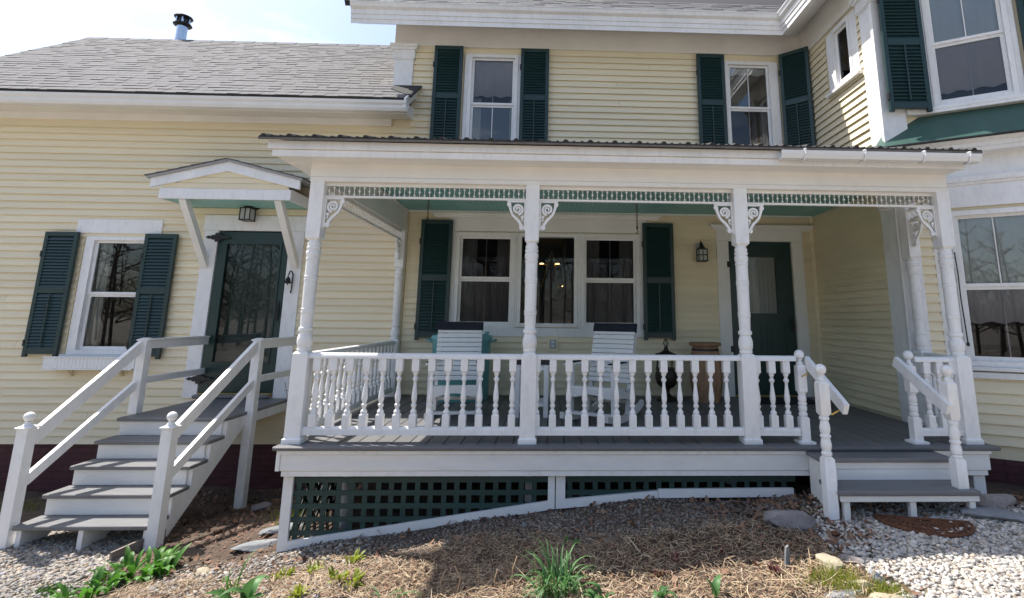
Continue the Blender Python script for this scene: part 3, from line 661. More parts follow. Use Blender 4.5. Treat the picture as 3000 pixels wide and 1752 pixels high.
# beams, fascia, soffit, ceiling
B('beam', I4, -2.13, 3.61, 4.55, 4.66, 2.21, 2.47, TRIM, PO); B('beam_trim', I4, -2.128, 3.605, 4.543, 4.665, 2.168, 2.208, TRIM, PO)
B('beam', I4, -2.13, -2.01, 4.665, 7.255, 2.17, 2.47, TRIM, PO); B('beam', I4, 3.50, 3.61, 4.665, 5.42, 2.17, 2.47, TRIM, PO)
B('soffit', I4, -2.36, 3.635, 4.36, 5.4, 2.335, 2.35, TRIM, PO) if 0 else None
B('soffit', I4, -2.345, 3.62, 4.36, 4.548, 2.333, 2.35, TRIM, PO); B('soffit', I4, -2.345, -2.132, 4.549, 7.255, 2.333, 2.35, TRIM, PO)
B('fascia', I4, -2.365, 3.63, 4.335, 4.358, 2.328, 2.385, WHITE, PO); B('fascia', I4, -2.395, 3.63, 4.31, 4.36, 2.387, 2.455, WHITE, PO)
B('fascia', I4, -2.395, -2.37, 4.362, 7.25, 2.335, 2.70, WHITE, PO) if 0 else None
B('ceiling', I4, -2.01, 3.50, 4.662, 7.255, 2.472, 2.49, TEAL, PO); B('ceiling', I4, 3.50, 3.72, 5.42, 7.255, 2.472, 2.49, TEAL, PO)
B('ceiling_molding', I4, -2.01, 3.69, 7.215, 7.262, 2.445, 2.471, TRIM, PO); B('ceiling_molding', I4, -2.008, -1.985, 4.665, 7.2, 2.445, 2.471, TRIM, PO)
# metal roof with ribs
def rz_(y): return 2.475+.27*(y-4.25)
pr = plate('roof', [(-2.44,4.24,rz_(4.24)),(3.72,4.24,rz_(4.24)),(3.72,7.27,rz_(7.27)),(-2.44,7.27,rz_(7.27))], .012, METAL, PO, label='dark ribbed metal porch roof')
rm = MB().raw([(-.026,0,0),(-.010,0,.017),(.010,0,.017),(.026,0,0),(-.026,3.14,0),(-.010,3.14,.017),(.010,3.14,.017),(.026,3.14,0)], [(0,1,5,4),(1,2,6,5),(2,3,7,6),(0,3,2,1),(4,5,6,7)]).mesh('rib')
RT = Matrix.Rotation(math.atan(.27), 4, 'X')
for i in range(30): add('rib', rm, METAL, pr, T((-2.40+.2085*i, 4.235, rz_(4.235)+.001)) @ RT)
rm2 = MB().raw([(-.012,0,0),(-.005,0,.007),(.005,0,.007),(.012,0,0),(-.012,3.14,0),(-.005,3.14,.007),(.005,3.14,.007),(.012,3.14,0)], [(0,1,5,4),(1,2,6,5),(2,3,7,6),(0,3,2,1),(4,5,6,7)]).mesh('minor_rib')
for i in range(29):
    for q in (.0695, .139): add('minor_rib', rm2, METAL, pr, T((-2.40+.2085*i+q, 4.235, rz_(4.235)+.001)) @ RT)
B('drip_edge', I4, -2.45, 3.725, 4.245, 4.262, 2.445, 2.466, MRUST, pr)
g = extr_x('gutter', [(4.30,2.36),(4.235,2.365),(4.215,2.40),(4.21,2.43),(4.215,2.43),(4.225,2.40),(4.24,2.375),(4.295,2.37),(4.30,2.43),(4.304,2.43)], 1.94, 3.69, GUTTER, PO, label='short white gutter on right half of the porch eave')
for x in (2.14, 2.66, 3.18, 3.58): add('gutter_hanger', MB().tube([(x,4.31,2.445),(x,4.20,2.44),(x,4.205,2.40),(x,4.23,2.355),(x,4.30,2.352)], .008, 6).mesh('hanger'), GUTTER, g)
# spindle friezes
sp1 = MB().lathe([(0,.003),(.006,.003),(.009,.0098),(.018,.0098),(.022,.003),(.065,.003),(.069,.0098),(.078,.0098),(.081,.003),(.087,.003)], 8).mesh('spindle', auto=40)
sp2 = MB().lathe([(0,.003),(.034,.003),(.038,.0100),(.049,.0100),(.053,.003),(.087,.003)], 8).mesh('spindle', auto=40)
def frieze(a, b):
    a = Vector(a); b = Vector(b); d = b-a; L = d.length; M = T(a) @ Matrix.Rotation(math.atan2(d.y, d.x), 4, 'Z')
    mb = MB().box(0,L,-.014,.014,2.034,2.052).box(0,L,-.014,.014,2.139,2.167); f = add('spindle_frieze', mb.mesh('frieze'), TRIM, PO, M)
    n = int(L/.0440); s = (L-(n-1)*.0440)/2
    for i in range(n): add('spindle', sp1 if i % 2 else sp2, TRIM, f, M @ T((s+.0440*i,0,2.052)))
for i in range(3): frieze((PX[i]+.0605,PY,0), (PX[i+1]-.0605,PY,0))
frieze((PX[0],PY+.0605,0), (PX[0],7.14,0)); frieze((PX[3]+.03,PY+.0605,0), (3.74,5.27,0))
# gingerbread brackets
def bracket_mesh():
    mb = MB(); y0, y1 = -.011, .011
    mb.box(0,.165,y0-.004,y1+.004,2.018,2.033); mb.box(0,.014,y0-.004,y1+.004,1.765,2.018)
    c = (.073,1.955); pts = []; ws = []
    for i in range(58):
        t = i/57; an = math.radians(-70+t*690); r = .006+.043*t; pts.append((c[0]+r*math.cos(an), c[1]+r*math.sin(an))); ws.append(.012+.010*t)
    mb.ribbon(pts, ws, y0, y1)
    pts = [(.150,2.005),(.143,1.985),(.135,1.95),(.118,1.908),(.092,1.878),(.066,1.855),(.046,1.825),(.036,1.80)]
    mb.ribbon(pts, [.030,.026,.020,.020,.022,.024,.024,.022], y0, y1)
    for x, z, r in ((.149,2.000,.020), (.034,1.790,.022), (.030,1.885,.013)):
        n = 14; mb.prism([(x+r*math.cos(2*math.pi*i/n), z+r*math.sin(2*math.pi*i/n)) for i in range(n)], y0-.001, y1+.001)
    mb.ribbon([(.030,1.885),(.034,1.868),(.030,1.855),(.020,1.85)], .012, y0, y1)
    return mb.mesh('bracket')
bk = bracket_mesh(); FLIP = Matrix.Diagonal((-1,1,1,1))
for i, x in enumerate(PX):
    if i < 3: add('bracket', bk, WHITE, PO, T((x+.0605,PY,0)))
    if i > 0: add('bracket', bk, WHITE, PO, T((x-.0605,PY,0)) @ FLIP)
add('bracket', bk, WHITE, PO, T((PX[0],7.14,0)) @ Matrix.Rotation(-math.pi/2, 4, 'Z'))
add('bracket', bk, WHITE, PO, T((PX[0],PY+.0605,0)) @ Matrix.Rotation(math.pi/2, 4, 'Z'))
add('bracket', bk, WHITE, PO, T((3.745,5.27,0)) @ Matrix.Rotation(-math.pi/2, 4, 'Z'))
# deck
dk = B('deck', I4, -2.09, 3.60, 4.50, 7.26, -.20, -.030, SHEDGE, PO)
x = -2.115
while x < 3.70:
    w_ = min(.138, 3.70-x); y0 = 4.535
    if x < 3.62 or True: B('deck_board', I4, x+.002, x+w_-.002, y0, 7.265 if x < 3.55 else 5.40, -.028, R.uniform(-.001,.001), DECK, dk, .003)
    x += .14
nz = add('deck_nosing', MB().prism([(4.435,-.008),(4.440,-.002),(4.448,.001),(4.532,.001),(4.532,-.029),(4.445,-.029),(4.437,-.022)], 0, 1, Matrix(((0,5.84,0,-2.15),(1,0,0,0),(0,0,1,0),(0,0,0,1)))).mesh('nosing'), DECK, PO)
B('skirt_board', I4, -2.12, 3.63, 4.465, 4.50, -.062, -.031, WHITE, PO); B('skirt_board', I4, -2.10, 3.62, 4.48, 4.515, -.185, -.064, PEELW, PO); B('skirt_board', I4, -2.09, 3.60, 4.49, 4.52, -.228, -.187, WHITE, PO)
B('skirt_board', I4, -2.13, -2.10, 4.47, 7.26, -.185, -.031, WHITE, PO)
# lattice panels
def bottomz(x): return float(np.interp(x, [-2.1,.04,.9,2.0], [-.785,-.485,-.415,-.41]))
def lattice(x0, x1, nm, label):
    fr = MB(); t = .075
    y0, y1 = 4.535, 4.56
    fr.raw([(x0,y0,bottomz(x0)),(x0+t,y0,bottomz(x0+t)),(x0+t,y0,-.229),(x0,y0,-.229),(x0,y1,bottomz(x0)),(x0+t,y1,bottomz(x0+t)),(x0+t,y1,-.229),(x0,y1,-.229)], [(0,1,2,3),(7,6,5,4),(0,4,5,1),(1,5,6,2),(2,6,7,3),(3,7,4,0)])
    te = .055 if x0 < 0 else 0
    if te: fr.raw([(x1-te,y0,bottomz(x1)),(x1,y0,bottomz(x1)),(x1,y0,-.229),(x1-te,y0,-.229),(x1-te,y1,bottomz(x1)),(x1,y1,bottomz(x1)),(x1,y1,-.229),(x1-te,y1,-.229)], [(0,1,2,3),(7,6,5,4),(0,4,5,1),(1,5,6,2),(2,6,7,3),(3,7,4,0)])
    bx = [x0+t, x1-te] if x0 < 0 else [x0+t, .88]
    for a, b, dz in ([(bx[0],bx[1],0)] if x0 < 0 else [(bx[0],.88,0), (.884,x1,.012)]):
        za, zb = bottomz(a)+dz, bottomz(b)+dz
        fr.raw([(a,y0-.002,za),(b,y0-.002,zb),(b,y0-.002,zb+.065),(a,y0-.002,za+.065),(a,y1,za),(b,y1,zb),(b,y1,zb+.065),(a,y1,za+.065)], [(0,1,2,3),(7,6,5,4),(0,4,5,1),(1,5,6,2),(2,6,7,3),(3,7,4,0)])
    p = add('lattice_panel', fr.mesh('lattice_frame'), PEELW, PO, label=label)
    x = x0+t+.035
    while x < x1-te-.01:
        B('lattice_strip', T((x,0,0)) @ Matrix.Rotation(R.uniform(-.012,.012), 4, 'Y'), -.020, .020, 4.568, 4.574, bottomz(x)+.02, -.222, LATT, p, 0); x += .1035
    z = -.272
    while z > -.78:
        xe = x1-te
        if bottomz(x0+t)+.02 < z:
            xe = min(xe, float(np.interp(z-.03, [-.785,-.485,-.415], [-2.05,.04,2.0])) if z < -.40 else xe)
            if xe > x0+t+.1: B('lattice_strip', I4, x0+t-.01, xe+.03, 4.5605, 4.5665, z-.020, z+.020, LATT, p, 0)
        z -= .096
lattice(-2.085, .052, 'lattice', 'long left lattice panel in a white frame, bottom cut to the slope')
lattice(.060, 1.99, 'lattice', 'short right lattice panel ending at the porch steps')
ls = B('lattice_panel', I4, -2.085, -2.06, 4.58, 4.62, -.80, -.19, WHITE, PO)
for i in range(18): B('lattice_strip', T((-2.075,4.92+.13*i,-.5)) @ Matrix.Rotation(math.radians(45), 4, 'X'), -.003,.003,-.02,.02,-.42,.42, LATT, ls, 0)
for i in range(18): B('lattice_strip', T((-2.066,4.92+.13*i,-.5)) @ Matrix.Rotation(math.radians(-45), 4, 'X'), -.003,.003,-.02,.02,-.42,.42, LATT, ls, 0)
for x, y in ((-1.72,4.85), (-.15,4.85), (1.6,4.9)): add('support_pier', MB().lathe([(-.85,.05),(-.21,.05)], 14).mesh('pier', auto=40), WHITE, PO, T((x,y,0)))
B('corner_support', I4, 3.50, 3.60, 4.53, 4.60, -.5, -.229, WHITE, PO)

# ------------------------------------------------------------------ porch steps
ST = thing('porch_steps', (2.55,4.2,-.4), 'short white and gray front steps with turned newels at right of the porch', 'steps')
B('tread', I4, 2.08, 3.14, 4.235, 4.47, -.066, -.033, TREAD, ST, .006); B('tread', I4, 2.075, 3.12, 3.975, 4.275, -.225, -.193, TREAD, ST, .006)
B('riser', I4, 2.13, 3.12, 4.262, 4.285, -.118, -.067, PEELW, ST); B('riser', I4, 2.13, 3.12, 4.255, 4.280, -.225, -.120, PEELW, ST)
B('apron', I4, 2.09, 3.11, 3.99, 4.012, -.268, -.227, WORNW, ST)
B('side_panel', I4, 2.10, 2.128, 4.09, 4.47, -.60, -.067, WORNW, ST); B('side_panel', I4, 3.10, 3.125, 4.29, 4.47, -.60, -.067, WORNW, ST)
for x in (2.115, 2.60, 3.04): B('leg', I4, x, x+.045, 4.0, 4.04, -.47, -.269, WORNW, ST)
nm2 = MB(); w = .038
nm2.sq([(0,w),(.40,w),(.42,w-.014)]); nm2.sq([(.70,w-.014),(.72,w),(.935,w),(.948,w-.010)])
nm2.lathe([(.42,.028),(.428,.037),(.445,.037),(.455,.029),(.475,.036),(.50,.039),(.53,.034),(.545,.028),(.55,.038),(.565,.039),(.572,.029),(.59,.036),(.615,.038),(.65,.032),(.67,.027),(.675,.036),(.69,.036),(.70,.028)], 18)
finial(nm2, .948); nmm = nm2.mesh('newel_post', auto=35)
add('newel_post', nmm, WHITE, ST, T((2.04,4.045,-.39)))
nm3 = MB(); nm3.sq([(0,w),(.19,w),(.21,w-.014)]); nm3.sq([(.47,w-.014),(.49,w),(.735,w),(.748,w-.010)])
nm3.lathe([(.205,.028),(.21,.037),(.222,.037),(.228,.029),(.235,.036),(.26,.039),(.29,.034),(.305,.028),(.31,.038),(.325,.039),(.332,.029),(.35,.036),(.375,.038),(.41,.032),(.44,.027),(.445,.036),(.46,.036),(.47,.028)], 18)
finial(nm3, .748); add('newel_post', nm3.mesh('newel_post', auto=35), WHITE, ST, T((3.03,4.06,-.193)))
for x, xe in ((2.20, 2.135), (2.985, 3.0)):
    r_ = add('handrail', MB().bar((x,4.60,.665), (x,4.02,.358), .036, .085).mesh('handrail'), WHITE, ST)
    for y, z in ((4.53,.60), (4.09,.37)): add('rail_bracket', MB().bar((x,y,z-.02), (2.12 if x < 2.5 else 3.03, y, z-.06), .008, .010).mesh('rail_bracket'), BRASS, r_)

# ------------------------------------------------------------------ side stairs to the ell door
SS = thing('side_stairs', (-3.9,5.9,-.9), 'white wooden side stairs with gray treads, plain handrails and ball-topped newels', 'stairs')
XL, XR = -4.44, -3.345
ys = [5.855,5.62,5.39,5.155,4.93]; zz_ = [-.037,-.21,-.380,-.554,-.730]
B('landing', I4, XL, XR, 5.855, 7.24, -.072, -.037, TREAD, SS, .006)
for i in range(1, 5): B('tread', I4, XL, XR, ys[i], ys[i-1]+.035, zz_[i]-.035, zz_[i], TREAD, SS, .006)
for i in range(4): B('riser', I4, XL+.025, XR-.045, ys[i]+.03, ys[i]+.05, zz_[i+1]+.001, zz_[i]-.036, PEELW, SS)
def stringer(x0, x1):
    top = []
    for i in range(4, -1, -1):
        top += [(ys[i]+.03, zz_[i]-.0365)] if i == 4 else [(ys[i]+.052, zz_[i+1]-.0365), (ys[i]+.052, zz_[i]-.0365)]
    poly = [(ys[4]+.03, -1.02)] + top + [(6.22, -.0735), (6.22, -.19), (5.22, -.90), (5.16,-1.02)]
    mb = MB(); n = len(poly)
    mb.raw([(x0,y,z) for y, z in poly]+[(x1,y,z) for y, z in poly], [tuple(range(n)), tuple(reversed(range(n,2*n)))]+[(i,n+i,n+(i+1) % n,(i+1) % n) for i in range(n)])
    add('stringer', mb.mesh('stringer'), WHITE, SS)
for x in (XL+.02, -3.92, XR-.045): stringer(x, x+.04)
B('landing_skirt', I4, XR-.04, XR-.012, 6.222, 7.24, -.175, -.073, WHITE, SS); B('landing_skirt', I4, XL+.02, XL+.05, 6.222, 7.24, -.175, -.073, WHITE, SS)
def newel_box(x, y, z0, z1, ball):
    mb = MB(); w = .045; mb.sq([(z0,w),(z1,w)], x, y); mb.sq([(z1,w+.004),(z1+.004,w+.014),(z1+.014,w+.014),(z1+.032,.02)], x, y)
    if ball:
        h = z1+.024; r = .040; mb.lathe([(h,.032),(h+.008,.036),(h+.016,.028),(h+.028,.020),(h+.036,.024)], 16, x, y)
        c = h+.034+r; mb.lathe([(c+r*math.sin(t), max(.002, r*math.cos(t))) for t in [math.radians(-75+15*i) for i in range(12)]], 18, x, y)
    return add('newel_post' if ball else 'stair_post', mb.mesh('newel', auto=35), WHITE, SS)
newel_box(-3.30,4.975,-1.05,.035,True); newel_box(-4.505,4.975,-1.05,.03,True); newel_box(-3.33,6.30,-1.15,.725,False); newel_box(-4.48,6.15,-.037,.725,False)
for x, yu, s in ((-3.33,6.26,0), (-4.49,6.11,0)):
    add('handrail', MB().bar((x,5.02,-.060), (x,yu,.672), .042, .115).mesh('handrail'), WHITE, SS)
    add('lower_rail', MB().bar((x,5.02,-.405), (x,yu,.265), .036, .085).mesh('lower_rail'), WHITE, SS)
    B('handrail', I4, x-.02, x+.02, yu+.085, 7.235, .635, .725, WHITE, SS); B('lower_rail', I4, x-.018, x+.018, yu+.085, 7.235, .262, .335, WHITE, SS)
    B('rail_cap', I4, x-.035, x+.035, yu+.085, 7.235, .726, .745, WHITE, SS)
mt = B('rolled_door_mat', I4, -4.55,-3.60, 7.15, 7.235, -.036, .012, MATS['gray_tread_paint'], None, .02); mt['label'] = 'gray rolled mat along the threshold of the storm door'; mt['category'] = 'door mat'

# ------------------------------------------------------------------ door hood
HD = thing('door_hood', (-4.17,W,2.45), 'small white gabled hood with gray shingles over the side door', 'door hood')
HY = 6.69
def gable(x0, x1, xa, z0, za, y0, y1): return MB().raw([(x0,y0,z0),(x1,y0,z0),(xa,y0,za),(x0,y1,z0),(x1,y1,z0),(xa,y1,za)], [(0,1,2),(5,4,3),(0,3,4,1),(1,4,5,2),(2,5,3,0)])
B('fascia', I4, -4.985, -3.345, HY-.02, HY+.012, 2.455, 2.59, WHITE, HD); B('side_board', I4, -4.985, -4.955, HY+.013, 7.25, 2.457, 2.60, WHITE, HD); B('side_board', I4, -3.375, -3.345, HY+.013, 7.25, 2.457, 2.60, WHITE, HD)
B('ceiling', I4, -4.954, -3.376, HY+.013, 7.25, 2.46, 2.475, HOODT, HD); B('ledger', FR, -4.95, -3.38, -.035, -.012, 2.37, 2.455, SIDE, HD)
add('gable_panel', gable(-4.98,-3.35,-4.165,2.592,2.90,HY-.003,HY+.02).mesh('gable'), SIDE, HD)
for i in range(4):
    z = 2.592+i*.075; hw = .785*(1-(z-2.592)/.268)
    if hw > .08: B('clapboard', I4, -4.165-hw, -4.165+hw, HY-.012, HY-.004, z, z+.071, SIDE, HD, .004)
sl = (2.90-2.60)/.86
for sgn in (-1, 1):
    xa, xe = -4.165, -4.165+sgn*.90
    xe = -4.165+sgn*.93; q = [(xa,0,2.862),(xe,0,2.634),(xe,0,2.755),(xa,0,2.985)]
    mb = MB().raw([(x,HY-.04,z-.04) for x, _, z in q]+[(x,HY+.0-.006,z-.04) for x, _, z in q], [(0,1,2,3),(7,6,5,4),(0,4,5,1),(1,5,6,2),(2,6,7,3),(3,7,4,0)])
    add('rake_board', mb.mesh('rake'), WHITE, HD)
    xe = -4.165+sgn*.97
    quad = [(xa,HY-.07,2.975),(xe,HY-.07,2.735),(xe,7.26,2.735),(xa,7.26,2.975)] if sgn > 0 else [(xe,HY-.07,2.735),(xa,HY-.07,2.975),(xa,7.26,2.975),(xe,7.26,2.735)]
    rf = plate('roof', quad, .028, SHEDGE2, HD)
    d = Vector((xa-xe,0,2.975-2.735)).normalized()
    for r in range(7):
        for c in range(2):
            M = Matrix((Vector((0,1,0)), d, (Vector((0,1,0)).cross(d)) * (1 if sgn < 0 else 1))).transposed().to_4x4()
            nvec = Vector((0,1,0)).cross(d);
            if nvec.z < 0: nvec = -nvec
            p0 = Vector((xe,HY-.085+c*.33,2.735))+d*(r*.143-.015)+nvec*.004
            mb = MB(); yv = Vector((0,.325,0)); L_ = .16
            vs = [p0, p0+yv, p0+yv+d*L_-nvec*.006, p0+d*L_-nvec*.006]; vs += [v+nvec*(.011 if k < 2 else .009) for k, v in enumerate(vs)]
            add('shingle', mb.raw(vs, [(3,2,1,0),(4,5,6,7),(0,1,5,4),(1,2,6,5),(2,3,7,6),(3,0,4,7)]).mesh('shingle'), SHING, rf)
for x, xb in ((-4.70,-4.66), (-3.51,-3.47)):
    add('brace', MB().bar((x,HY+.03,2.47), (xb,7.26,1.66), .085, .085, up=(1,0,0)).mesh('brace'), TRIM, HD)

# ------------------------------------------------------------------ wall lanterns, bell
def lantern(x, z, label, style):
    y = W-.035
    t = thing('wall_lantern', (x,y,z), label, 'lantern')
    M = T((x,y,z))
    if style == 0:
        add('back_plate', MB().prism([(.06+.045*math.cos(i*.4488), .10+.045*math.sin(i*.4488)) for i in range(14)], -.012, 0).mesh('plate'), BLACK, t, M)
        add('arm', MB().tube([(.06,-.01,.11),(.05,-.05,.16),(0,-.10,.15),(0,-.10,.10)], .008, 8).mesh('arm', smooth=True), BLACK, t, M); z0, z1, w, cy = -.115, .045, .066, -.11
    else:
        B('back_plate', M, -.06, .06, -.012, 0, -.10, .13, PLAST, t)
        add('arm', MB().tube([(0,-.01,.10),(0,-.05,.15),(0,-.09,.12),(0,-.09,.09)], .009, 8).mesh('arm', smooth=True), BLACK, t, M); z0, z1, w, cy = -.13, .03, .058, -.09
    mb = MB()
    for sx in (-1, 1):
        for sy in (-1, 1): mb.box(sx*w-.005, sx*w+.005, cy+sy*w-.005, cy+sy*w+.005, z0, z1)
    for zz in (z0, z1) + (() if style == 0 else ((z0+z1)/2,)): 
        mb.box(-w-.006, w+.006, cy-w-.006, cy-w+.004, zz-.006, zz+.006); mb.box(-w-.006, w+.006, cy+w-.004, cy+w+.006, zz-.006, zz+.006); mb.box(-w-.006, -w+.004, cy-w, cy+w, zz-.006, zz+.006); mb.box(w-.004, w+.006, cy-w, cy+w, zz-.006, zz+.006)
    mb.box(-.004, .004, cy-w-.005, cy-w+.004, z0, z1)
    add('cage', mb.mesh('cage'), BLACK, t, M)
    mb = MB(); mb.box(-w+.004, w-.004, cy-w+.005, cy-w+.007, z0, z1).box(-w+.004, w-.004, cy+w-.007, cy+w-.005, z0, z1).box(-w+.005, -w+.007, cy-w+.008, cy+w-.008, z0, z1).box(w-.007, w-.005, cy-w+.008, cy+w-.008, z0, z1); add('glass', mb.mesh('lantern_glass'), FROST, t, M)
    add('bulb', MB().lathe([(z0+.01,.012),(z0+.05,.012),(z0+.06,.020),(z0+.09,.022),(z0+.11,.006)], 12, 0, cy).mesh('bulb', smooth=True), SHADE, t, M)
    add('cap', MB().lathe([(z1,w*1.25),(z1+.008,w*1.25),(z1+.02,w*.9),(z1+.05,.028),(z1+.07,.016),(z1+.075,.02),(z1+.085,.004)], 16, 0, cy).mesh('cap', auto=40), BLACK, t, M)
lantern(-4.12, 2.385, 'black wall lantern hanging over the side storm door', 0)
lantern(2.07, 1.93, 'black wall lantern on gray plate between porch shutter and front door', 1)
bl = thing('door_bell', (-3.485,W-.04,1.3), 'black cast iron bell on scroll bracket beside the storm door', 'bell')
Mb = T((-3.485,W-.042,0))
add('bracket', MB().tube([(0,0,1.31),(.0,-.012,1.33),(.005,-.006,1.36),(.004,0,1.45),(.004,0,1.56),(-.004,-.03,1.60),(-.015,-.055,1.595),(-.02,-.06,1.57),(-.012,-.05,1.555)], .008, 8).mesh('bell_bracket', smooth=True), BLACK, bl, Mb)
add('bell_body', MB().lathe([(1.435,.052),(1.44,.050),(1.455,.036),(1.475,.030),(1.50,.026),(1.515,.014),(1.53,.006),(1.56,.005)], 18, -.03, -.055).mesh('bell_body', smooth=True), BLACK, bl, Mb)
add('clapper', MB().lathe([(1.415,.008),(1.425,.010),(1.435,.005)], 10, -.03, -.055).mesh('clapper'), BLACK, bl, Mb)

# ------------------------------------------------------------------ window box
wb = thing('window_box', (-5.85,W-.12,.31), 'white beadboard window box under the ell window', 'window box')
x = -6.39
while x < -5.30: B('board', I4, x+.0006, x+.0444, W-.185, W-.17, .335, .462, WHITE, wb, .002); x += .045
B('base', I4, -6.40, -5.29, W-.19, W-.025, .315, .334, WHITE, wb); B('rim', I4, -6.40, -5.29, W-.195, W-.168, .463, .480, WHITE, wb)
for a, b in ((-6.392,-6.38), (-5.31,-5.298)): B('end_panel', I4, a, b, W-.169, W-.025, .335, .462, WHITE, wb)
for x in (-6.15,-5.52): add('bracket', MB().raw([(x-.014,W-.025,.314),(x+.014,W-.025,.314),(x-.014,W-.13,.314),(x+.014,W-.13,.314),(x-.014,W-.025,.22),(x+.014,W-.025,.22)], [(0,2,3,1),(0,4,2),(1,3,5),(2,4,5,3),(0,1,5,4)]).mesh('bracket'), SIDE, wb)

# ------------------------------------------------------------------ porch furniture
def rocker(loc, rz, label):
    t = thing('rocking_chair', loc, label, 'rocking chair', 'white slatted rocking chairs on the porch', rz); M = T(loc) @ Matrix.Rotation(rz, 4, 'Z')
    hw = .255
    for sx in (-1, 1):
        x = sx*(hw-.02)
        pts = [(-.16+.105*i, .002+.30*((-.16+.105*i-.26)/.62)**2*.42) for i in range(10)]
        mb = MB(); k = len(pts)
        vs = []
        for y, z in pts: vs += [(x-.02,y,z),(x+.02,y,z),(x+.02,y,z+.06),(x-.02,y,z+.06)]
        fs = [(3,2,1,0), tuple(4*(k-1)+q for q in range(4))]
        for i in range(k-1):
            for q in range(4): fs.append((4*i+q, 4*i+(q+1) % 4, 4*i+4+(q+1) % 4, 4*i+4+q))
        add('rocker', mb.raw(vs, fs).mesh('rocker'), CHAIRW, t, M)
        add('front_leg', MB().bar((x,.03,.06), (x,.03,.545), .042, .060, up=(0,1,0)).mesh('leg'), CHAIRW, t, M)
        add('back_post', MB().bar((x*.93,.40,.05), (x*.93,.66,.93), .034, .055, up=(0,1,0)).mesh('back_post'), CHAIRW, t, M)
        B('arm', M, x-.042, x+.042, -.06, .50, .546, .568, DTOP if 0 else CHAIRW, t, .006)
        add('arm_pad', MB().bar((x,-.062,.574), (x,.30,.574), .06, .010).mesh('arm_pad'), NAVY, t, M)
        add('side_rail', MB().bar((x,.05,.285), (x,.46,.235), .028, .07, up=(0,0,1)).mesh('side_rail'), CHAIRW, t, M)
    n = 12
    ap = [(-.245+.49*i/n, .255-.022*math.cos(2*math.pi*i/n)*(1 if 2 <= i <= n-2 else .6)) for i in range(n+1)]
    add('apron', MB().prism([(-.245,.335)]+ap+[(.245,.335)], -.005, .018, M).mesh('apron'), CHAIRW, t)
    for i in range(6): add('seat_slat', MB().bar((-.245,.03+.072*i,.338-.010*i-.004*(2-abs(i-2))), (.245,.03+.072*i,.338-.010*i-.004*(2-abs(i-2))), .062, .016).mesh('seat_slat'), CHAIRW, t, M)
    for i in range(11):
        u = i/10; y = .475+.145*u; z = .375+.485*u
        add('back_slat', MB().obox(T((0,y-.03,z)) @ Matrix.Rotation(math.radians(-17), 4, 'X'), -.24, .24, -.008, .008, -.021, .021).mesh('back_slat'), CHAIRW, t, M)
    add('head_pad', MB().obox(T((0,.612,.915)) @ Matrix.Rotation(math.radians(-17), 4, 'X'), -.25, .25, -.022, .022, -.052, .040).prism([(-.25+.5*i/10, .95+.010*math.sin(math.pi*i/10)) for i in range(11)]+[(.25,.93),(-.25,.93)], .60, .645).mesh('head_pad'), NAVY, t, M)
    add('front_stretcher', MB().bar((-.25,.0,.095), (.25,.0,.095), .05, .025).mesh('stretcher'), CHAIRW, t, M); add('back_stretcher', MB().bar((-.22,.44,.17), (.22,.44,.17), .03, .03).mesh('stretcher'), CHAIRW, t, M)
rocker((-.94,5.42,0), math.radians(6), 'white slatted rocking chair with navy head pad in front of teal can')
rocker((.40,5.36,0), math.radians(-30), 'white slatted rocking chair turned left in front of right porch shutter')
tb = thing('side_table', (-.18,5.86,0), 'small white side table with dark top between the rocking chairs', 'table'); Mt = T((-.19,5.86,0))
B('top', Mt, -.19, .19, -.19, .19, .53, .562, DTOP, tb, .006)
for a in (-.175, .125):
    for b in (-.175, .125): B('leg', Mt, a, a+.05, b, b+.05, 0, .529, WHITE, tb)
for b in (-.155, .145): B('apron', Mt, -.125, .125, b-.01, b+.01, .47, .528, WHITE, tb); B('stretcher', Mt, -.125, .125, b-.015, b+.015, .11, .15, WHITE, tb)
br = thing('barrel', (1.97,6.83,0), 'old brown wooden barrel beside the front door', 'barrel')
ns = 16
def br_r(z): return .155+.05*math.sin(math.pi*min(1, max(0, z/.68)))
zs_ = [0,.08,.2,.34,.48,.6,.68]
for i in range(ns):
    a0_, a1_ = 2*math.pi*i/ns+.012, 2*math.pi*(i+1)/ns-.012; mb = MB(); vs = []
    for z in zs_:
        r = br_r(z); vs += [(r*math.cos(a0_), r*math.sin(a0_), z), (r*math.cos(a1_), r*math.sin(a1_), z), ((r-.02)*math.cos(a1_), (r-.02)*math.sin(a1_), z), ((r-.02)*math.cos(a0_), (r-.02)*math.sin(a0_), z)]
    fs = [(3,2,1,0), tuple(4*6+q for q in range(4))]
    for k in range(6):
        for q in range(4): fs.append((4*k+q, 4*k+(q+1) % 4, 4*k+4+(q+1) % 4, 4*k+4+q))
    add('stave', mb.raw(vs, fs).mesh('stave'), BARREL, br, T((1.97,6.83,0)))
for z in (.10,.22,.62): add('hoop', MB().lathe([(z,br_r(z)-.005),(z,br_r(z)+.004),(z+.03,br_r(z+.03)+.004),(z+.03,br_r(z+.03)-.005)], 32).mesh('hoop', auto=40), HOOP if z > .5 else BARREL, br, T((1.97,6.83,0)))
add('lid', MB().lathe([(.675,.16),(.678,.19),(.69,.20),(.712,.20),(.722,.19),(.724,.0)], 32).mesh('lid', auto=40), BARREL, br, T((1.97,6.83,0)))
ur = thing('metal_urn', (1.48,6.89,0), 'dark bronze garden urn with wire flame finial beside the barrel', 'urn'); Mu = T((1.48,6.89,0))
add('pedestal', MB().lathe([(0,.13),(.02,.135),(.035,.12),(.05,.07),(.09,.035),(.13,.035),(.15,.05)], 24).mesh('pedestal', auto=50), URN, ur, Mu)
add('bowl', MB().lathe([(.15,.05),(.17,.09),(.21,.125),(.27,.145),(.33,.142),(.37,.125),(.40,.115),(.405,.0)], 24).mesh('bowl', auto=50), URN, ur, Mu)
mb = MB()
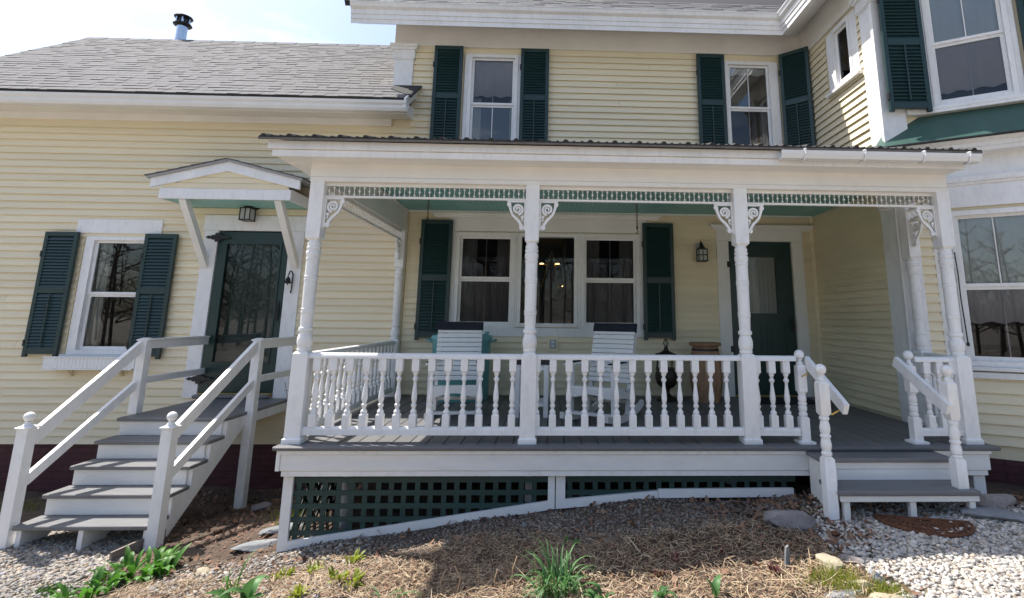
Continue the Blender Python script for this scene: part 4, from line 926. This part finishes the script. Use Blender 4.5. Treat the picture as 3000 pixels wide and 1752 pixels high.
for i in range(10): a = i*.6283; mb.tube([(.13*math.cos(a),.13*math.sin(a),.37),(.118*math.cos(a),.118*math.sin(a),.46),(.125*math.cos(a),.125*math.sin(a),.55)], .006, 6)
add('cage', mb.mesh('cage'), URN, ur, Mu)
add('dome', MB().lathe([(.55,.14),(.56,.145),(.575,.13),(.59,.08),(.615,.035),(.65,.022),(.66,.026),(.665,.0)], 24).mesh('dome', auto=50), URN, ur, Mu)
mb = MB()
for i in range(5): a = i*1.2566; mb.tube([(.01*math.cos(a),.01*math.sin(a),.66),(.034*math.cos(a),.034*math.sin(a),.70),(.026*math.cos(a),.026*math.sin(a),.735),(.002*math.cos(a),.002*math.sin(a),.765)], .004, 6)
add('finial', mb.mesh('finial'), URN, ur, Mu)
cn = thing('enamel_can', (-1.13,6.92,0), 'large teal covered can with side handles behind the left rocking chair', 'can'); Mc = T((-1.13,6.92,0))
bx = Matrix.Diagonal((1.38,.95,1,1))
add('body', MB().lathe([(0,.25),(.02,.26),(.70,.265),(.72,.275),(.735,.275),(.74,.26)], 36).mesh('body', auto=40), CANT, cn, Mc @ bx); add('lid', MB().lathe([(.735,.28),(.75,.283),(.785,.27),(.80,.22),(.805,.0)], 36).mesh('lid', auto=40), CANT, cn, Mc @ bx)
add('knob', MB().lathe([(.80,.015),(.815,.03),(.835,.03),(.84,.0)], 14).mesh('knob'), CANT, cn, T((-.80,6.80,0)))
for sx in (-1, 1): add('handle', MB().tube([(sx*.36,-.08,.71),(sx*.43,-.05,.725),(sx*.43,.05,.725),(sx*.36,.08,.71)], .014, 8).mesh('handle', smooth=True), CANT, cn, Mc)
for i, (x, y, z0, z1, lab) in enumerate(((-1.495,6.26,2.16,2.47,'rusty chain hanging from porch ceiling above left porch shutter'), (.985,6.0,2.04,2.47,'rusty chain with hook hanging from porch ceiling near right porch shutter'))):
    ch = thing('hanging_chain', (x,y,z1), lab, 'chain')
    lk = MB().tube([(.010*math.cos(a)*(1), 0, .021*math.sin(a)) for a in [2*math.pi*k/12 for k in range(13)]], .0032, 6, False).mesh('link', smooth=True) if i == 0 else lk
    n = int((z1-z0)/.033)
    for k in range(n): add('link', lk, RUST, ch, T((x,y,z1-.02-.033*k)) @ Matrix.Rotation(math.pi/2*(k % 2)+.3, 4, 'Z'))
    add('hook', MB().tube([(0,0,.02),(.0,0,-.02),(.015,0,-.045),(0,0,-.06),(-.018,0,-.045)], .005, 6).mesh('hook', smooth=True), BLACK, ch, T((x,y,z0)))
ob = thing('outlet_box', (.03,W-.03,.57), 'gray electrical outlet cover on cream block under the triple window', 'outlet')
B('block', FR, -.04, .10, -.03, -.010, .57, .775, SIDE, ob); B('cover', FR, -.012, .072, -.045, -.031, .615, .728, PLAST, ob, .006)
for z in (.645, .695): B('socket', FR, .012, .048, -.049, -.0455, z-.014, z+.014, MATS['white_paint'], ob, .003)
dmat = B('door_mat', I4, 2.45, 3.36, 6.62, 7.12, .002, .014, MATS['navy_cushion_fabric'], None, .004); dmat['label'] = 'dark rectangular door mat on the deck before front door'; dmat['category'] = 'door mat'
add('black_rope', MB().tube([(.155,-.08,1.72),(.163,-.075,1.5),(.160,-.075,1.25),(.168,-.075,1.0),(.172,-.075,.80)], .006, 7).lathe([(.765,.006),(.775,.014),(.795,.014),(.805,.006)], 10, .172, -.075).mesh('rope', smooth=True), BLACK, None, FB, label='thin black rope hanging between right porch post and bay window', cat='rope')
# lamps inside the middle window
cl = thing('chandelier', (-.02,9.6,2.6), 'unseen')if 0 else thing('chandelier', (.0,9.4,2.1), 'small chandelier glowing inside the middle porch window', 'chandelier')
for i, (x, z) in enumerate(((-.18,1.98),(.10,1.98),(-.30,1.60),(.22,1.585))):
    add('arm', MB().tube([(0,9.4,2.2),(x*.6,9.4,z-.05),(x,9.4,z)], .008, 6).mesh('arm'), BRASS, cl)
    add('lamp_shade', MB().lathe([(z,.015),(z-.008,.035),(z-.018,.045),(z-.022,.0)], 14, x, 9.4).mesh('lamp_shade'), LAMPG, cl)
# wire trellis under the landing
tr = thing('wire_trellis', (-3.3,6.9,-.5), 'thin rusty wire trellis leaning from the landing toward porch', 'trellis')
A0, A1 = Vector((-3.30,6.95,.20)), Vector((-2.98,6.72,-.62))
for o_ in (0, .05, .10): add('wire', MB().tube([A0+Vector((o_,0,0)), A1+Vector((o_*1.2,0,0))], .003, 5).mesh('wire'), RUST, tr)
for u in (.12,.3,.48,.66,.84): p = A0.lerp(A1, u); add('wire', MB().tube([p+Vector((-.02,0,0)), p+Vector((.135,0,0))], .0025, 5).mesh('wire'), RUST, tr)
# ------------------------------------------------------------------ ground cover
NR = np.random.default_rng(11)
def ico():
    bm = bmesh.new(); bmesh.ops.create_icosphere(bm, subdivisions=1, radius=1); v = np.array([x.co[:] for x in bm.verts]); f = [tuple(q.index for q in p.verts) for p in bm.faces]; bm.free(); return v, np.array(f)
IV, IF = ico()
def rotm(n):
    q = NR.normal(size=(n,4)); q /= np.linalg.norm(q, axis=1)[:,None]; w,x,y,z = q.T
    return np.stack([1-2*(y*y+z*z),2*(x*y-z*w),2*(x*z+y*w),2*(x*y+z*w),1-2*(x*x+z*z),2*(y*z-x*w),2*(x*z-y*w),2*(y*z+x*w),1-2*(x*x+y*y)],-1).reshape(n,3,3)
def rotz(a):
    c, s = np.cos(a), np.sin(a); o = np.zeros_like(a); i = np.ones_like(a); return np.stack([c,-s,o,s,c,o,o,o,i],-1).reshape(-1,3,3)
def scatter_mesh(name, V, F, m, smooth=False, label=None, cat=None):
    # V (n,k,3)  F (f,j) per-instance faces
    n, k, _ = V.shape; f = F[None,:,:]+(np.arange(n)*k)[:,None,None]
    me = bpy.data.meshes.new(name); j = F.shape[1]; tot = n*F.shape[0]
    me.vertices.add(n*k); me.vertices.foreach_set('co', V.reshape(-1).astype(np.float32))
    me.loops.add(tot*j); me.loops.foreach_set('vertex_index', f.reshape(-1).astype(np.int32))
    me.polygons.add(tot); me.polygons.foreach_set('loop_start', np.arange(tot, dtype=np.int32)*j); me.polygons.foreach_set('loop_total', np.full(tot, j, dtype=np.int32))
    if smooth: me.polygons.foreach_set('use_smooth', [True]*tot)
    me.update(calc_edges=True); me.validate()
    return add(name, me, m, kind='stuff', label=label, cat=cat)
def pts(x0, x1, y0, y1, n, ok):
    P = NR.uniform((x0,y0), (x1,y1), (n,2)); return np.array([p for p in P if ok(p[0], p[1])])
def zof(P): return np.array([gz(x, y) for x, y in P])
def pebbles(name, P, s0, s1, m, label, flat=.55):
    n = len(P); s = NR.uniform(s0, s1, n)*np.where(NR.random(n) < .08, 1.5, 1)
    sh = IV[None]*(1+NR.normal(0, .13, (n,len(IV),1)))
    sc = np.stack([s*NR.uniform(.8,1.3,n), s*NR.uniform(.6,1,n), s*flat*NR.uniform(.7,1.2,n)], -1)
    V = np.einsum('nij,nkj->nki', rotz(NR.uniform(0,6.28,n)), sh*sc[:,None,:])
    tilt = NR.normal(0, .22, (n,2)); V[:,:,2] += V[:,:,0]*tilt[:,:1]+V[:,:,1]*tilt[:,1:]
    V[:,:,0] += P[:,:1]; V[:,:,1] += P[:,1:]; V[:,:,2] += (zof(P)+s*flat*NR.uniform(-.1,.75,n))[:,None]
    scatter_mesh(name, V, IF, m, True, label, 'gravel')
def gravel_edge(y): return float(np.interp(y, [2.5,3.07,3.43,3.84,4.1,4.5], [1.98,1.93,1.86,1.84,1.95,2.2]))
pebbles('white_gravel', pts(1.7,5.0,2.4,4.6,25000, lambda x,y: x > gravel_edge(y)+NR.normal(0,.03) and not (x > 3.3 and y > 4.45)), .010, .018, GRAVW, 'pale white gravel at the foot of the front steps')
pebbles('mixed_gravel', pts(-6.0,-2.9,3.7,5.6,22000, lambda x,y: x < -3.42+(4.77-y)*.25+NR.normal(0,.03) and not (y < 4.25 and x > -3.3)), .010, .019, GRAVL, 'tan and gray gravel at the foot of the side stairs')
pebbles('grey_gravel', pts(-2.7,2.0,3.55,4.62,15000, lambda x,y: (y > 3.95-.1*math.sin(x*2)+NR.normal(0,.05) and y < 4.535) or (x < -1.1 and y > 3.95+NR.normal(0,.1) and y < 4.6 and x > -2.3)), .005, .012, GRAVM, 'gray gravel strip below the lattice skirt', .6)
pebbles('tan_gravel', pts(-2.75,-1.1,3.4,4.5,1900, lambda x,y: x < -1.2-(y-3.4)*.2+NR.normal(0,.08)), .009, .018, GRAVL, 'sunlit tan gravel left of the straw mulch')
def strips(name, P, l0, l1, w0, w1, m, label, lift=.02, tilt=.25, cat='mulch'):
    n = len(P); L = NR.uniform(l0, l1, n); w = NR.uniform(w0, w1, n); a = NR.uniform(0, 6.28, n); ti = NR.normal(0, tilt, n)
    d = np.stack([np.cos(a)*np.cos(ti), np.sin(a)*np.cos(ti), np.sin(ti)], -1); b = np.stack([-np.sin(a), np.cos(a), NR.normal(0,.4,n)], -1)
    c = np.concatenate([P, (zof(P)+NR.uniform(.002, lift, n))[:,None]], 1); bend = NR.normal(0,.12,n)[:,None]*L[:,None]*b*.5
    V = np.stack([c-d*L[:,None]/2-b*w[:,None]/2, c-d*L[:,None]/2+b*w[:,None]/2, c+bend+b*w[:,None]/2, c+bend-b*w[:,None]/2, c+d*L[:,None]/2+b*w[:,None]/3, c+d*L[:,None]/2-b*w[:,None]/3], 1)
    scatter_mesh(name, V, np.array([(0,1,2,3),(3,2,4,5)]), m, False, label, cat)
mulch_ok = lambda x, y: y < (4.02 if x > -1.4 else 4.25)-.12*math.sin(x*2.2)+NR.normal(0,.07) and x < gravel_edge(y)-.03 and x > -2.75+(3.8-y)*.3+NR.normal(0,.2)
strips('straw_mulch', pts(-3.0,2.0,2.6,4.3,30000, mulch_ok), .02, .09, .0014, .0036, STRAW, 'dry straw mulch covering the flower bed', .03)
strips('brown_mulch', pts(-3.0,2.0,2.6,4.4,13000, mulch_ok), .008, .035, .003, .008, LITTER, 'crumbled brown leaf mulch mixed through the straw', .025)
strips('dry_stalks', pts(-1.6,2.0,2.7,3.75,260, mulch_ok), .08, .22, .003, .006, STRAW, 'long broken dry stalks lying on the flower bed', .05, .3)
def leaves_litter(name, P, s0, s1, label):
    n = len(P); s = NR.uniform(s0, s1, n)
    u = np.array([(-1,-.2,.25),(-.3,-.7,0),(.6,-.5,.1),(1.1,0,.3),(.6,.5,.05),(-.3,.7,0),(0,0,-.12)])
    V = np.einsum('nij,nkj->nki', rotz(NR.uniform(0,6.28,n)), u[None]*(1+NR.normal(0,.25,(n,7,1)))*s[:,None,None])
    t = NR.normal(0,.45,(n,2)); V[:,:,2] += V[:,:,0]*t[:,:1]+V[:,:,1]*t[:,1:]
    V[:,:,0] += P[:,:1]; V[:,:,1] += P[:,1:]; V[:,:,2] += (zof(P)+NR.uniform(.004,.02,n))[:,None]
    scatter_mesh(name, V, np.array([(6,0,1),(6,1,2),(6,2,3),(6,3,4),(6,4,5),(6,5,0)]), LITTER, False, label, 'leaves')
def bed(x, y): return x < gravel_edge(y)+.2
leaves_litter('dead_leaves', np.concatenate([pts(-2.0,2.1,3.0,4.5,520,bed), pts(1.2,2.25,3.6,4.6,420,lambda x,y:True), pts(2.15,3.6,4.02,4.9,500,lambda x,y:True), pts(-1.9,2.0,4.48,4.62,130,lambda x,y:True), pts(-4.4,-2.2,4.3,7.2,1000,lambda x,y: x > -3.3 or y > 5.4), pts(3.1,4.6,4.1,5.0,260,lambda x,y:True), pts(-1.9,1.9,4.7,6.8,300,lambda x,y:True)]), .010, .026, 'brown dead leaves scattered over the flower bed')
strips('soil_debris', np.concatenate([pts(-3.4,-2.1,4.3,7.2,2600,lambda x,y:True), pts(-7,-4.4,5.4,7.2,900,lambda x,y:True), pts(3.2,4.8,4.1,5.0,700,lambda x,y:True)]), .015, .05, .003, .008, LITTER, 'dark bark bits and twigs on shaded soil', .015, .3)

# ------------------------------------------------------------------ stones
def stone(name, x, y, sx, sy, sz, rz, m, label, cat='stone', sub=3, rough=.16, flat=0, sink=.35, seed=0):
    rr = random.Random(seed); bm = bmesh.new(); bmesh.ops.create_icosphere(bm, subdivisions=sub, radius=1)
    ph = [(Vector((rr.gauss(0,1), rr.gauss(0,1), rr.gauss(0,1))).normalized(), rr.uniform(.55,.95)) for _ in range(11)]
    for v in bm.verts:
        n = v.co.normalized(); r = 1.0
        for p, d in ph:
            t = n.dot(p)
            if t > d*.8: r = min(r, d*.8/t*1.08)
        v.co = n*(r+rr.gauss(0, .012))
        if flat: v.co.z = max(-flat, min(flat, v.co.z*1.2))
        v.co.x *= sx; v.co.y *= sy; v.co.z *= sz
    me = bpy.data.meshes.new(name); bm.to_mesh(me); bm.free(); me.polygons.foreach_set('use_smooth', [True]*len(me.polygons)); me.set_sharp_from_angle(angle=math.radians(28))
    z = gz(x, y)+sz*(1-2*sink) if not flat else gz(x, y)+sz*flat*.6
    add(name, me, m, None, T((x,y,z)) @ Matrix.Rotation(rz, 4, 'Z'), label=label, cat=cat)
stone('boulder', 1.72, 3.98, .20, .125, .085, -.15, STONE, 'large flat-topped gray boulder beside the front steps', seed=3, sink=.3)
stone('border_stone', 1.68, 3.385, .105, .085, .055, .2, TANST, 'tan border stone at edge of white gravel', seed=5, sink=.28)
stone('border_stone', 1.835, 3.46, .05, .095, .04, .7, STONE, 'gray upright border stone behind the tan border stone', seed=8)
stone('border_stone', 1.72, 3.175, .12, .05, .038, -.5, TANST, 'pale tan flat border stone near the bottom edge', seed=9)
stone('border_stone', 1.865, 3.245, .055, .06, .045, .2, SLATE, 'dark gray border stone touching the white gravel', seed=12)
stone('border_stone', 1.60, 3.09, .16, .045, .02, .25, SLATE, 'thin slate sliver lying in the grass at bottom edge', seed=14)
stone('border_stone', 1.80, 3.06, .12, .07, .035, .1, TANST, 'brown border stone cut by the bottom picture edge', seed=17)
stone('rusty_stone', 1.93, 3.83, .05, .04, .025, .1, RUST, 'small rust-brown stone beside the gray boulder', seed=21)
stone('slate_slab', -2.34, 4.74, .24, .11, .05, .45, SLATE, 'flat slate slab leaning at the left lattice corner', flat=.5, seed=23)
stone('slate_slab', -2.28, 5.0, .20, .10, .05, .3, SLATE, 'shaded slate slab behind the left lattice corner', flat=.5, seed=29)
stone('slate_slab', 3.18, 3.93, .24, .12, .05, -.3, SLATE, 'flat slate slab right of the front steps', flat=.5, seed=31)
stone('concrete_block', 3.36, 4.14, .22, .085, .075, -.12, CONC, 'weathered concrete block lying right of the front steps', flat=.62, seed=33)
stone('pebble_ball', -.17, 4.18, .028, .028, .026, 0, SLATE, 'round blue-gray cobble on the shaded gravel', seed=35, sink=.15)
stone('field_stone', -3.02, 6.1, .12, .09, .06, .3, STONE, 'mossy dark stone at the foot of the stair post', seed=41, sink=.3)
stone('field_stone', -2.50, 4.33, .07, .05, .03, .2, TANST, 'pinkish flat stone near the slate slab', seed=43)
ed = add('edging_board', MB().bar((-3.46,4.73,gz(-3.46,4.73)+.03), (-3.33,5.14,gz(-3.33,5.14)+.045), .022, .09).mesh('edging_board'), WOODG, label='weathered edging board by the right side-stair newel', cat='board')

# ------------------------------------------------------------------ half-round iron mat
im = thing('boot_mat', (2.50,3.86,gz(2.5,3.86)), 'rusty half-round cast iron mat on gravel before the front steps', 'mat')
Mi = T((2.63,3.95,gz(2.53,3.86)+.018)) @ Matrix.Rotation(math.radians(-14), 4, 'Z')
for i, r in enumerate((1.0,.86,.70,.54,.38,.22)):
    mb = MB(); P_ = []
    for k in range(29):
        a = math.pi+math.pi*k/28; P_.append((.30*r*math.cos(a), .30*r*math.sin(a)-.0, 0))
    mb.tube(P_, .011 if i == 0 else .008, 6); add('rim' if i == 0 else 'ring', mb.mesh('ring'), RUST, im, Mi)
add('bar', MB().tube([(-.30,0,0),(.30,0,0)], .011, 6).mesh('bar'), RUST, im, Mi)
for k in range(17):
    a = math.pi+math.pi*(k+.5)/17
    add('scroll', MB().tube([(.30*q*math.cos(a+.07*math.sin(q*22)), .30*q*math.sin(a+.07*math.sin(q*22)), 0) for q in [.22+.78*t/14 for t in range(15)]], .008, 5).mesh('scroll'), RUST, im, Mi)
tk = NR.uniform((2.45,3.72),(2.8,3.88),(7,2)); pebbles('mat_pebbles', tk+np.array([0,0]), .014, .019, GRAVW, 'few white pebbles lying on the iron mat', .9)

# ------------------------------------------------------------------ plants
def leafmesh(L, w, curl, fold, n=7, tip=.5, wide=.45):
    mb = MB(); vs = []
    for i in range(n+1):
        t = i/n; ww = w*(math.sin(math.pi*min(1, (t/wide)*.5)) if t < wide else math.cos(math.pi/2*((t-wide)/(1-wide))**1.3))*.5+.002
        if i == 0: ww = w*.14
        a = curl*t*t; y = L*(t-.25*a*t); z = L*(t*math.cos(a*.9))
        x_, y_ = ww, L*math.sin(a)*t*.75
        vs += [(-x_, y_-fold*ww, z), (0, y_, z), (x_, y_-fold*ww, z)]
    fs = []
    for i in range(n): c = 3*i; fs += [(c,c+1,c+4,c+3),(c+1,c+2,c+5,c+4)]
    return mb.raw(vs, fs).mesh('leaf', smooth=True)
BROAD = [leafmesh(.17,.045,.7,.45), leafmesh(.14,.050,1.0,.4), leafmesh(.19,.040,.4,.5), leafmesh(.12,.046,1.3,.35), leafmesh(.16,.038,.9,.6)]
STRAP = [leafmesh(.30,.012,1.0,.5,9,wide=.3), leafmesh(.26,.011,1.5,.5,9,wide=.3), leafmesh(.33,.011,.6,.5,9,wide=.3), leafmesh(.22,.010,1.9,.5,9,wide=.3)]
BIG = [leafmesh(.24,.070,1.3,.6,9), leafmesh(.22,.065,.9,.65,9), leafmesh(.18,.055,.35,.7,8)]
SHORT = [leafmesh(.06,.016,.6,.3,4), leafmesh(.05,.018,1.0,.3,4), leafmesh(.07,.014,.3,.3,4)]
def plant(name, x, y, n, meshes, m, rad, sc, label, cat='plant', tilt=(.05,.5), group=None, ell=1.0, zup=0):
    t = thing(name, (x,y,gz(x,y)), label, cat, group)
    for i in range(n):
        a = R.uniform(0, 6.283); r = rad*math.sqrt(R.random()); px, py = x+r*math.cos(a)*ell, y+r*math.sin(a)
        out = a+R.gauss(0,.7); ti = R.uniform(*tilt)*(.5+.7*r/max(rad,.01)); s = R.uniform(*sc)
        M = T((px,py,gz(px,py)-.005+R.uniform(0,zup))) @ Matrix.Rotation(out-math.pi/2, 4, 'Z') @ Matrix.Rotation(-ti, 4, 'X') @ Matrix.Rotation(R.gauss(0,.3), 4, 'Z') @ Matrix.Scale(s, 4)
        add('leaf', R.choice(meshes), m, t, M)
    return t
plant('broadleaf_clump', -3.06, 4.42, 54, BROAD, LEAF, .20, (.6,1.05), 'dense broad-leaved green clump beside the side-stair gravel', ell=1.3)
plant('broadleaf_clump', -3.18, 4.20, 24, BROAD, LEAF, .14, (.5,.95), 'lower broad-leaved green clump at bottom left edge', ell=1.2)
plant('broadleaf_clump', -2.83, 4.40, 16, BROAD, LEAF, .08, (.8,1.2), 'tall pointed leaves at right end of the green clump')
plant('tulip_plant', -1.86, 3.72, 7, BIG, LEAFB, .07, (.9,1.25), 'large arching tulip leaves at bottom left of the mulch', tilt=(.2,.8))
plant('iris_shoots', -2.08, 3.95, 10, STRAP, LEAF, .04, (.5,.8), 'upright narrow green shoots left of the tulip leaves', tilt=(.05,.3))
plant('daylily_clump', .05, 3.27, 120, STRAP, LEAFB, .10, (.45,.85), 'tall clump of grassy daylily leaves at bottom center', tilt=(.02,.6))
plant('daylily_clump', -.93, 3.42, 9, STRAP, LEAFB, .05, (.5,.75), 'sparse grassy leaves bending over the straw at bottom', tilt=(.4,.9))
plant('tulip_plant', .30, 3.15, 6, BIG, LEAFB, .04, (.42,.6), 'small tulip leaves right of the daylily clump', tilt=(.05,.5))
plant('tulip_plant', .62, 3.14, 4, BIG, LEAFB, .02, (.42,.6), 'narrow tulip leaves in middle of the straw', tilt=(.02,.4))
plant('tulip_plant', .90, 3.10, 2, BIG, LEAFB, .012, (.6,.7), 'single upright tulip leaf at right bottom of straw', tilt=(.02,.15))
plant('leafy_weed', .17, 3.90, 26, SHORT, LEAF, .05, (.5,.9), 'tiny green weed on the shaded gravel', tilt=(.4,1.1))
for x, y, lab in ((-1.57,4.02,'yellow-green shoots nearest the tan gravel'), (-1.33,4.05,'yellow-green shoots close to the lattice shadow'), (-1.33,3.76,'yellow-green shoots below the other shoots'), (-1.50,3.62,'yellow-green shoots at the bottom edge'), (-1.20,3.66,'yellow-green shoots beside the dry stalks'), (-1.78,4.02,'yellow-green shoots beside the iris shoots')):
    plant('young_shoots', x, y, 26, SHORT, LEAFY, .05, (.6,1.2), lab, tilt=(.05,.6), group='yellow-green spring shoots', zup=.03)
for x, y, n, lab in ((.66,3.40,16,'dark red peony shoots left of center in straw'), (.78,3.52,12,'dark red peony shoots just behind the front ones'), (1.31,3.29,18,'dark red peony shoots beside the upright slate blade'), (1.08,3.58,8,'dark red peony shoots at the edge of the shade')):
    plant('peony_shoots', x, y, n, SHORT, REDSH, .03, (.5,1.0), lab, tilt=(.02,.3), group='dark red peony shoots')
bl_ = add('slate_marker', MB().prism([(-.018,-.03),(.018,-.03),(.020,.07),(.008,.11),(-.014,.10),(-.018,.05)], -.006, .006).mesh('marker'), SLATE, None, T((1.41,3.37,gz(1.41,3.37)+.01)) @ Matrix.Rotation(.5, 4, 'Z') @ Matrix.Rotation(.1, 4, 'Y'), label='upright slate blade marker standing in the straw', cat='marker')
for k, (x, y, h) in enumerate(((-.62,3.45,.13),(-.52,3.40,.15),(-.40,3.44,.11),(-.30,3.38,.10),(-.20,3.36,.16),(-.72,3.38,.09),(.10,3.30,.09) if 0 else (-.06,3.42,.12))):
    add('dry_stem', MB().tube([(x,y,gz(x,y)-.02),(x+R.uniform(-.02,.02),y,gz(x,y)+h*.6),(x+R.uniform(-.03,.03),y+.01,gz(x,y)+h)], .004, 6).mesh('dry_stem'), STRAW, None, label=['short cut dry stem leaning at the edge of the lattice shadow, leftmost of the row', 'tall thin dry stem second from left in the row of cut stems', 'short dry stem third from left in the row of cut stems', 'shortest dry stem just right of the shadow boundary', 'tallest cut dry stem left of the daylily clump', 'stubby dry stem nearest the sparse grassy leaves', 'dry stem standing closest behind the daylily clump'][k], cat='stem', group='cut dry stems in the mulch')
def blades(name, P, h0, h1, m, label, cat='grass'):
    n = len(P); h = NR.uniform(h0, h1, n); a = NR.uniform(0,6.28,n); w = .002+.001*NR.random(n)
    c = np.concatenate([P, zof(P)[:,None]], 1); b = np.stack([np.cos(a),np.sin(a),np.zeros(n)],-1)*w[:,None]; l = np.stack([NR.normal(0,.3,n),NR.normal(0,.3,n),np.ones(n)],-1)*h[:,None]
    scatter_mesh(name, np.stack([c-b, c+b, c+l], 1), np.array([(0,1,2)]), m, False, label, cat)
def blob(cx, cy, rx, ry, n): q = NR.normal(size=(n,2))*.5; return np.array([cx,cy])+q*np.array([rx,ry])
blades('moss_patch', blob(-3.50,4.30,.13,.07,1800), .012, .03, MOSS, 'bright green mossy patch on left gravel', 'moss')
blades('grass_tufts', np.concatenate([blob(1.62,3.2,.16,.12,700), blob(1.85,3.12,.1,.08,300), blob(-2.35,5.35,.12,.2,200), blob(-2.5,5.6,.2,.2,160), blob(-6.0,6.6,.5,.3,300)]), .03, .09, LEAFY, 'thin grass tufts between the border stones', 'grass')

# ------------------------------------------------------------------ bare woods around the yard (mirrored in the glass)
def woods():
    rr = random.Random(3); mb = MB()
    for i in range(230):
        a = math.radians(rr.uniform(160, 380)); r = rr.uniform(24, 46); x, y = r*math.cos(a), 4+r*math.sin(a)
        if y > 3: continue
        h = rr.uniform(6, 11); z = gz(x, y); top = Vector((x+rr.gauss(0,.5), y+rr.gauss(0,.5), z+h))
        mb.tube([(x,y,z-.3), (x+rr.gauss(0,.2),y,z+h*.5), top], [.10,.07,.015], 4, False)
        for k in range(22):
            t = rr.uniform(.15, .95); p = Vector((x,y,z)).lerp(top, t); b = rr.uniform(0,6.28); L = h*(1.05-t)*rr.uniform(.25,.5)
            e = p+Vector((math.cos(b)*L, math.sin(b)*L, L*rr.uniform(.2,.9))); mb.tube([p, e], [.05,.008], 3, False)
            for q in range(3):
                m_ = p.lerp(e, rr.uniform(.3,.9)); mb.tube([m_, m_+Vector((rr.gauss(0,.5), rr.gauss(0,.5), rr.uniform(.1,.7)))*L*.45], [.022,.004], 3, False)
    add('woods', mb.mesh('woods'), BARK, kind='stuff', label='bare spring woods across the yard', cat='woods')
woods()
# ------------------------------------------------------------------ bare trees across the yard (seen mirrored in the window panes)
def bare_tree(x, y, h, seed, label):
    rr = random.Random(seed); t = thing('bare_tree', (x,y,gz(x,y)), label, 'tree'); tr_ = MB(); br_ = MB()
    def grow(p, d, L, r, lev, mb):
        q = [p]; rs = [r]; n = 4; dd = d.copy()
        for i in range(n):
            dd = (dd+Vector((rr.gauss(0,.12), rr.gauss(0,.12), rr.gauss(.03,.06)))).normalized(); q.append(q[-1]+dd*L/n); rs.append(r*(1-.5*(i+1)/n))
        mb.tube(q, rs, 7 if lev == 0 else (5 if lev < 3 else 3), False)
        if lev >= 5: return
        for k in range(rr.randint(3,4) if lev < 4 else 3):
            i = rr.randint(1 if lev else 2, n); a = rr.uniform(0,6.28); sp = rr.uniform(.5,.95)
            side = Vector((math.cos(a), math.sin(a), rr.uniform(-.1,.5))).normalized()
            grow(q[i], (dd*(1-sp*.5)+side*sp).normalized(), L*rr.uniform(.55,.78), rs[i]*rr.uniform(.5,.7), lev+1, br_)
    grow(Vector((x,y,gz(x,y)-.1)), Vector((0,0,1)), h*.38, h*.028, 0, tr_)
    add('trunk', tr_.mesh('trunk', smooth=True), BARK, t); add('crown', br_.mesh('crown'), BARK, t)
bare_tree(-3.0,-9.0,11,1,'bare tree mirrored in the upstairs window nearest the pilaster'); bare_tree(11.5,-3.5,10,7,'bare tree mirrored in the upper bay window')
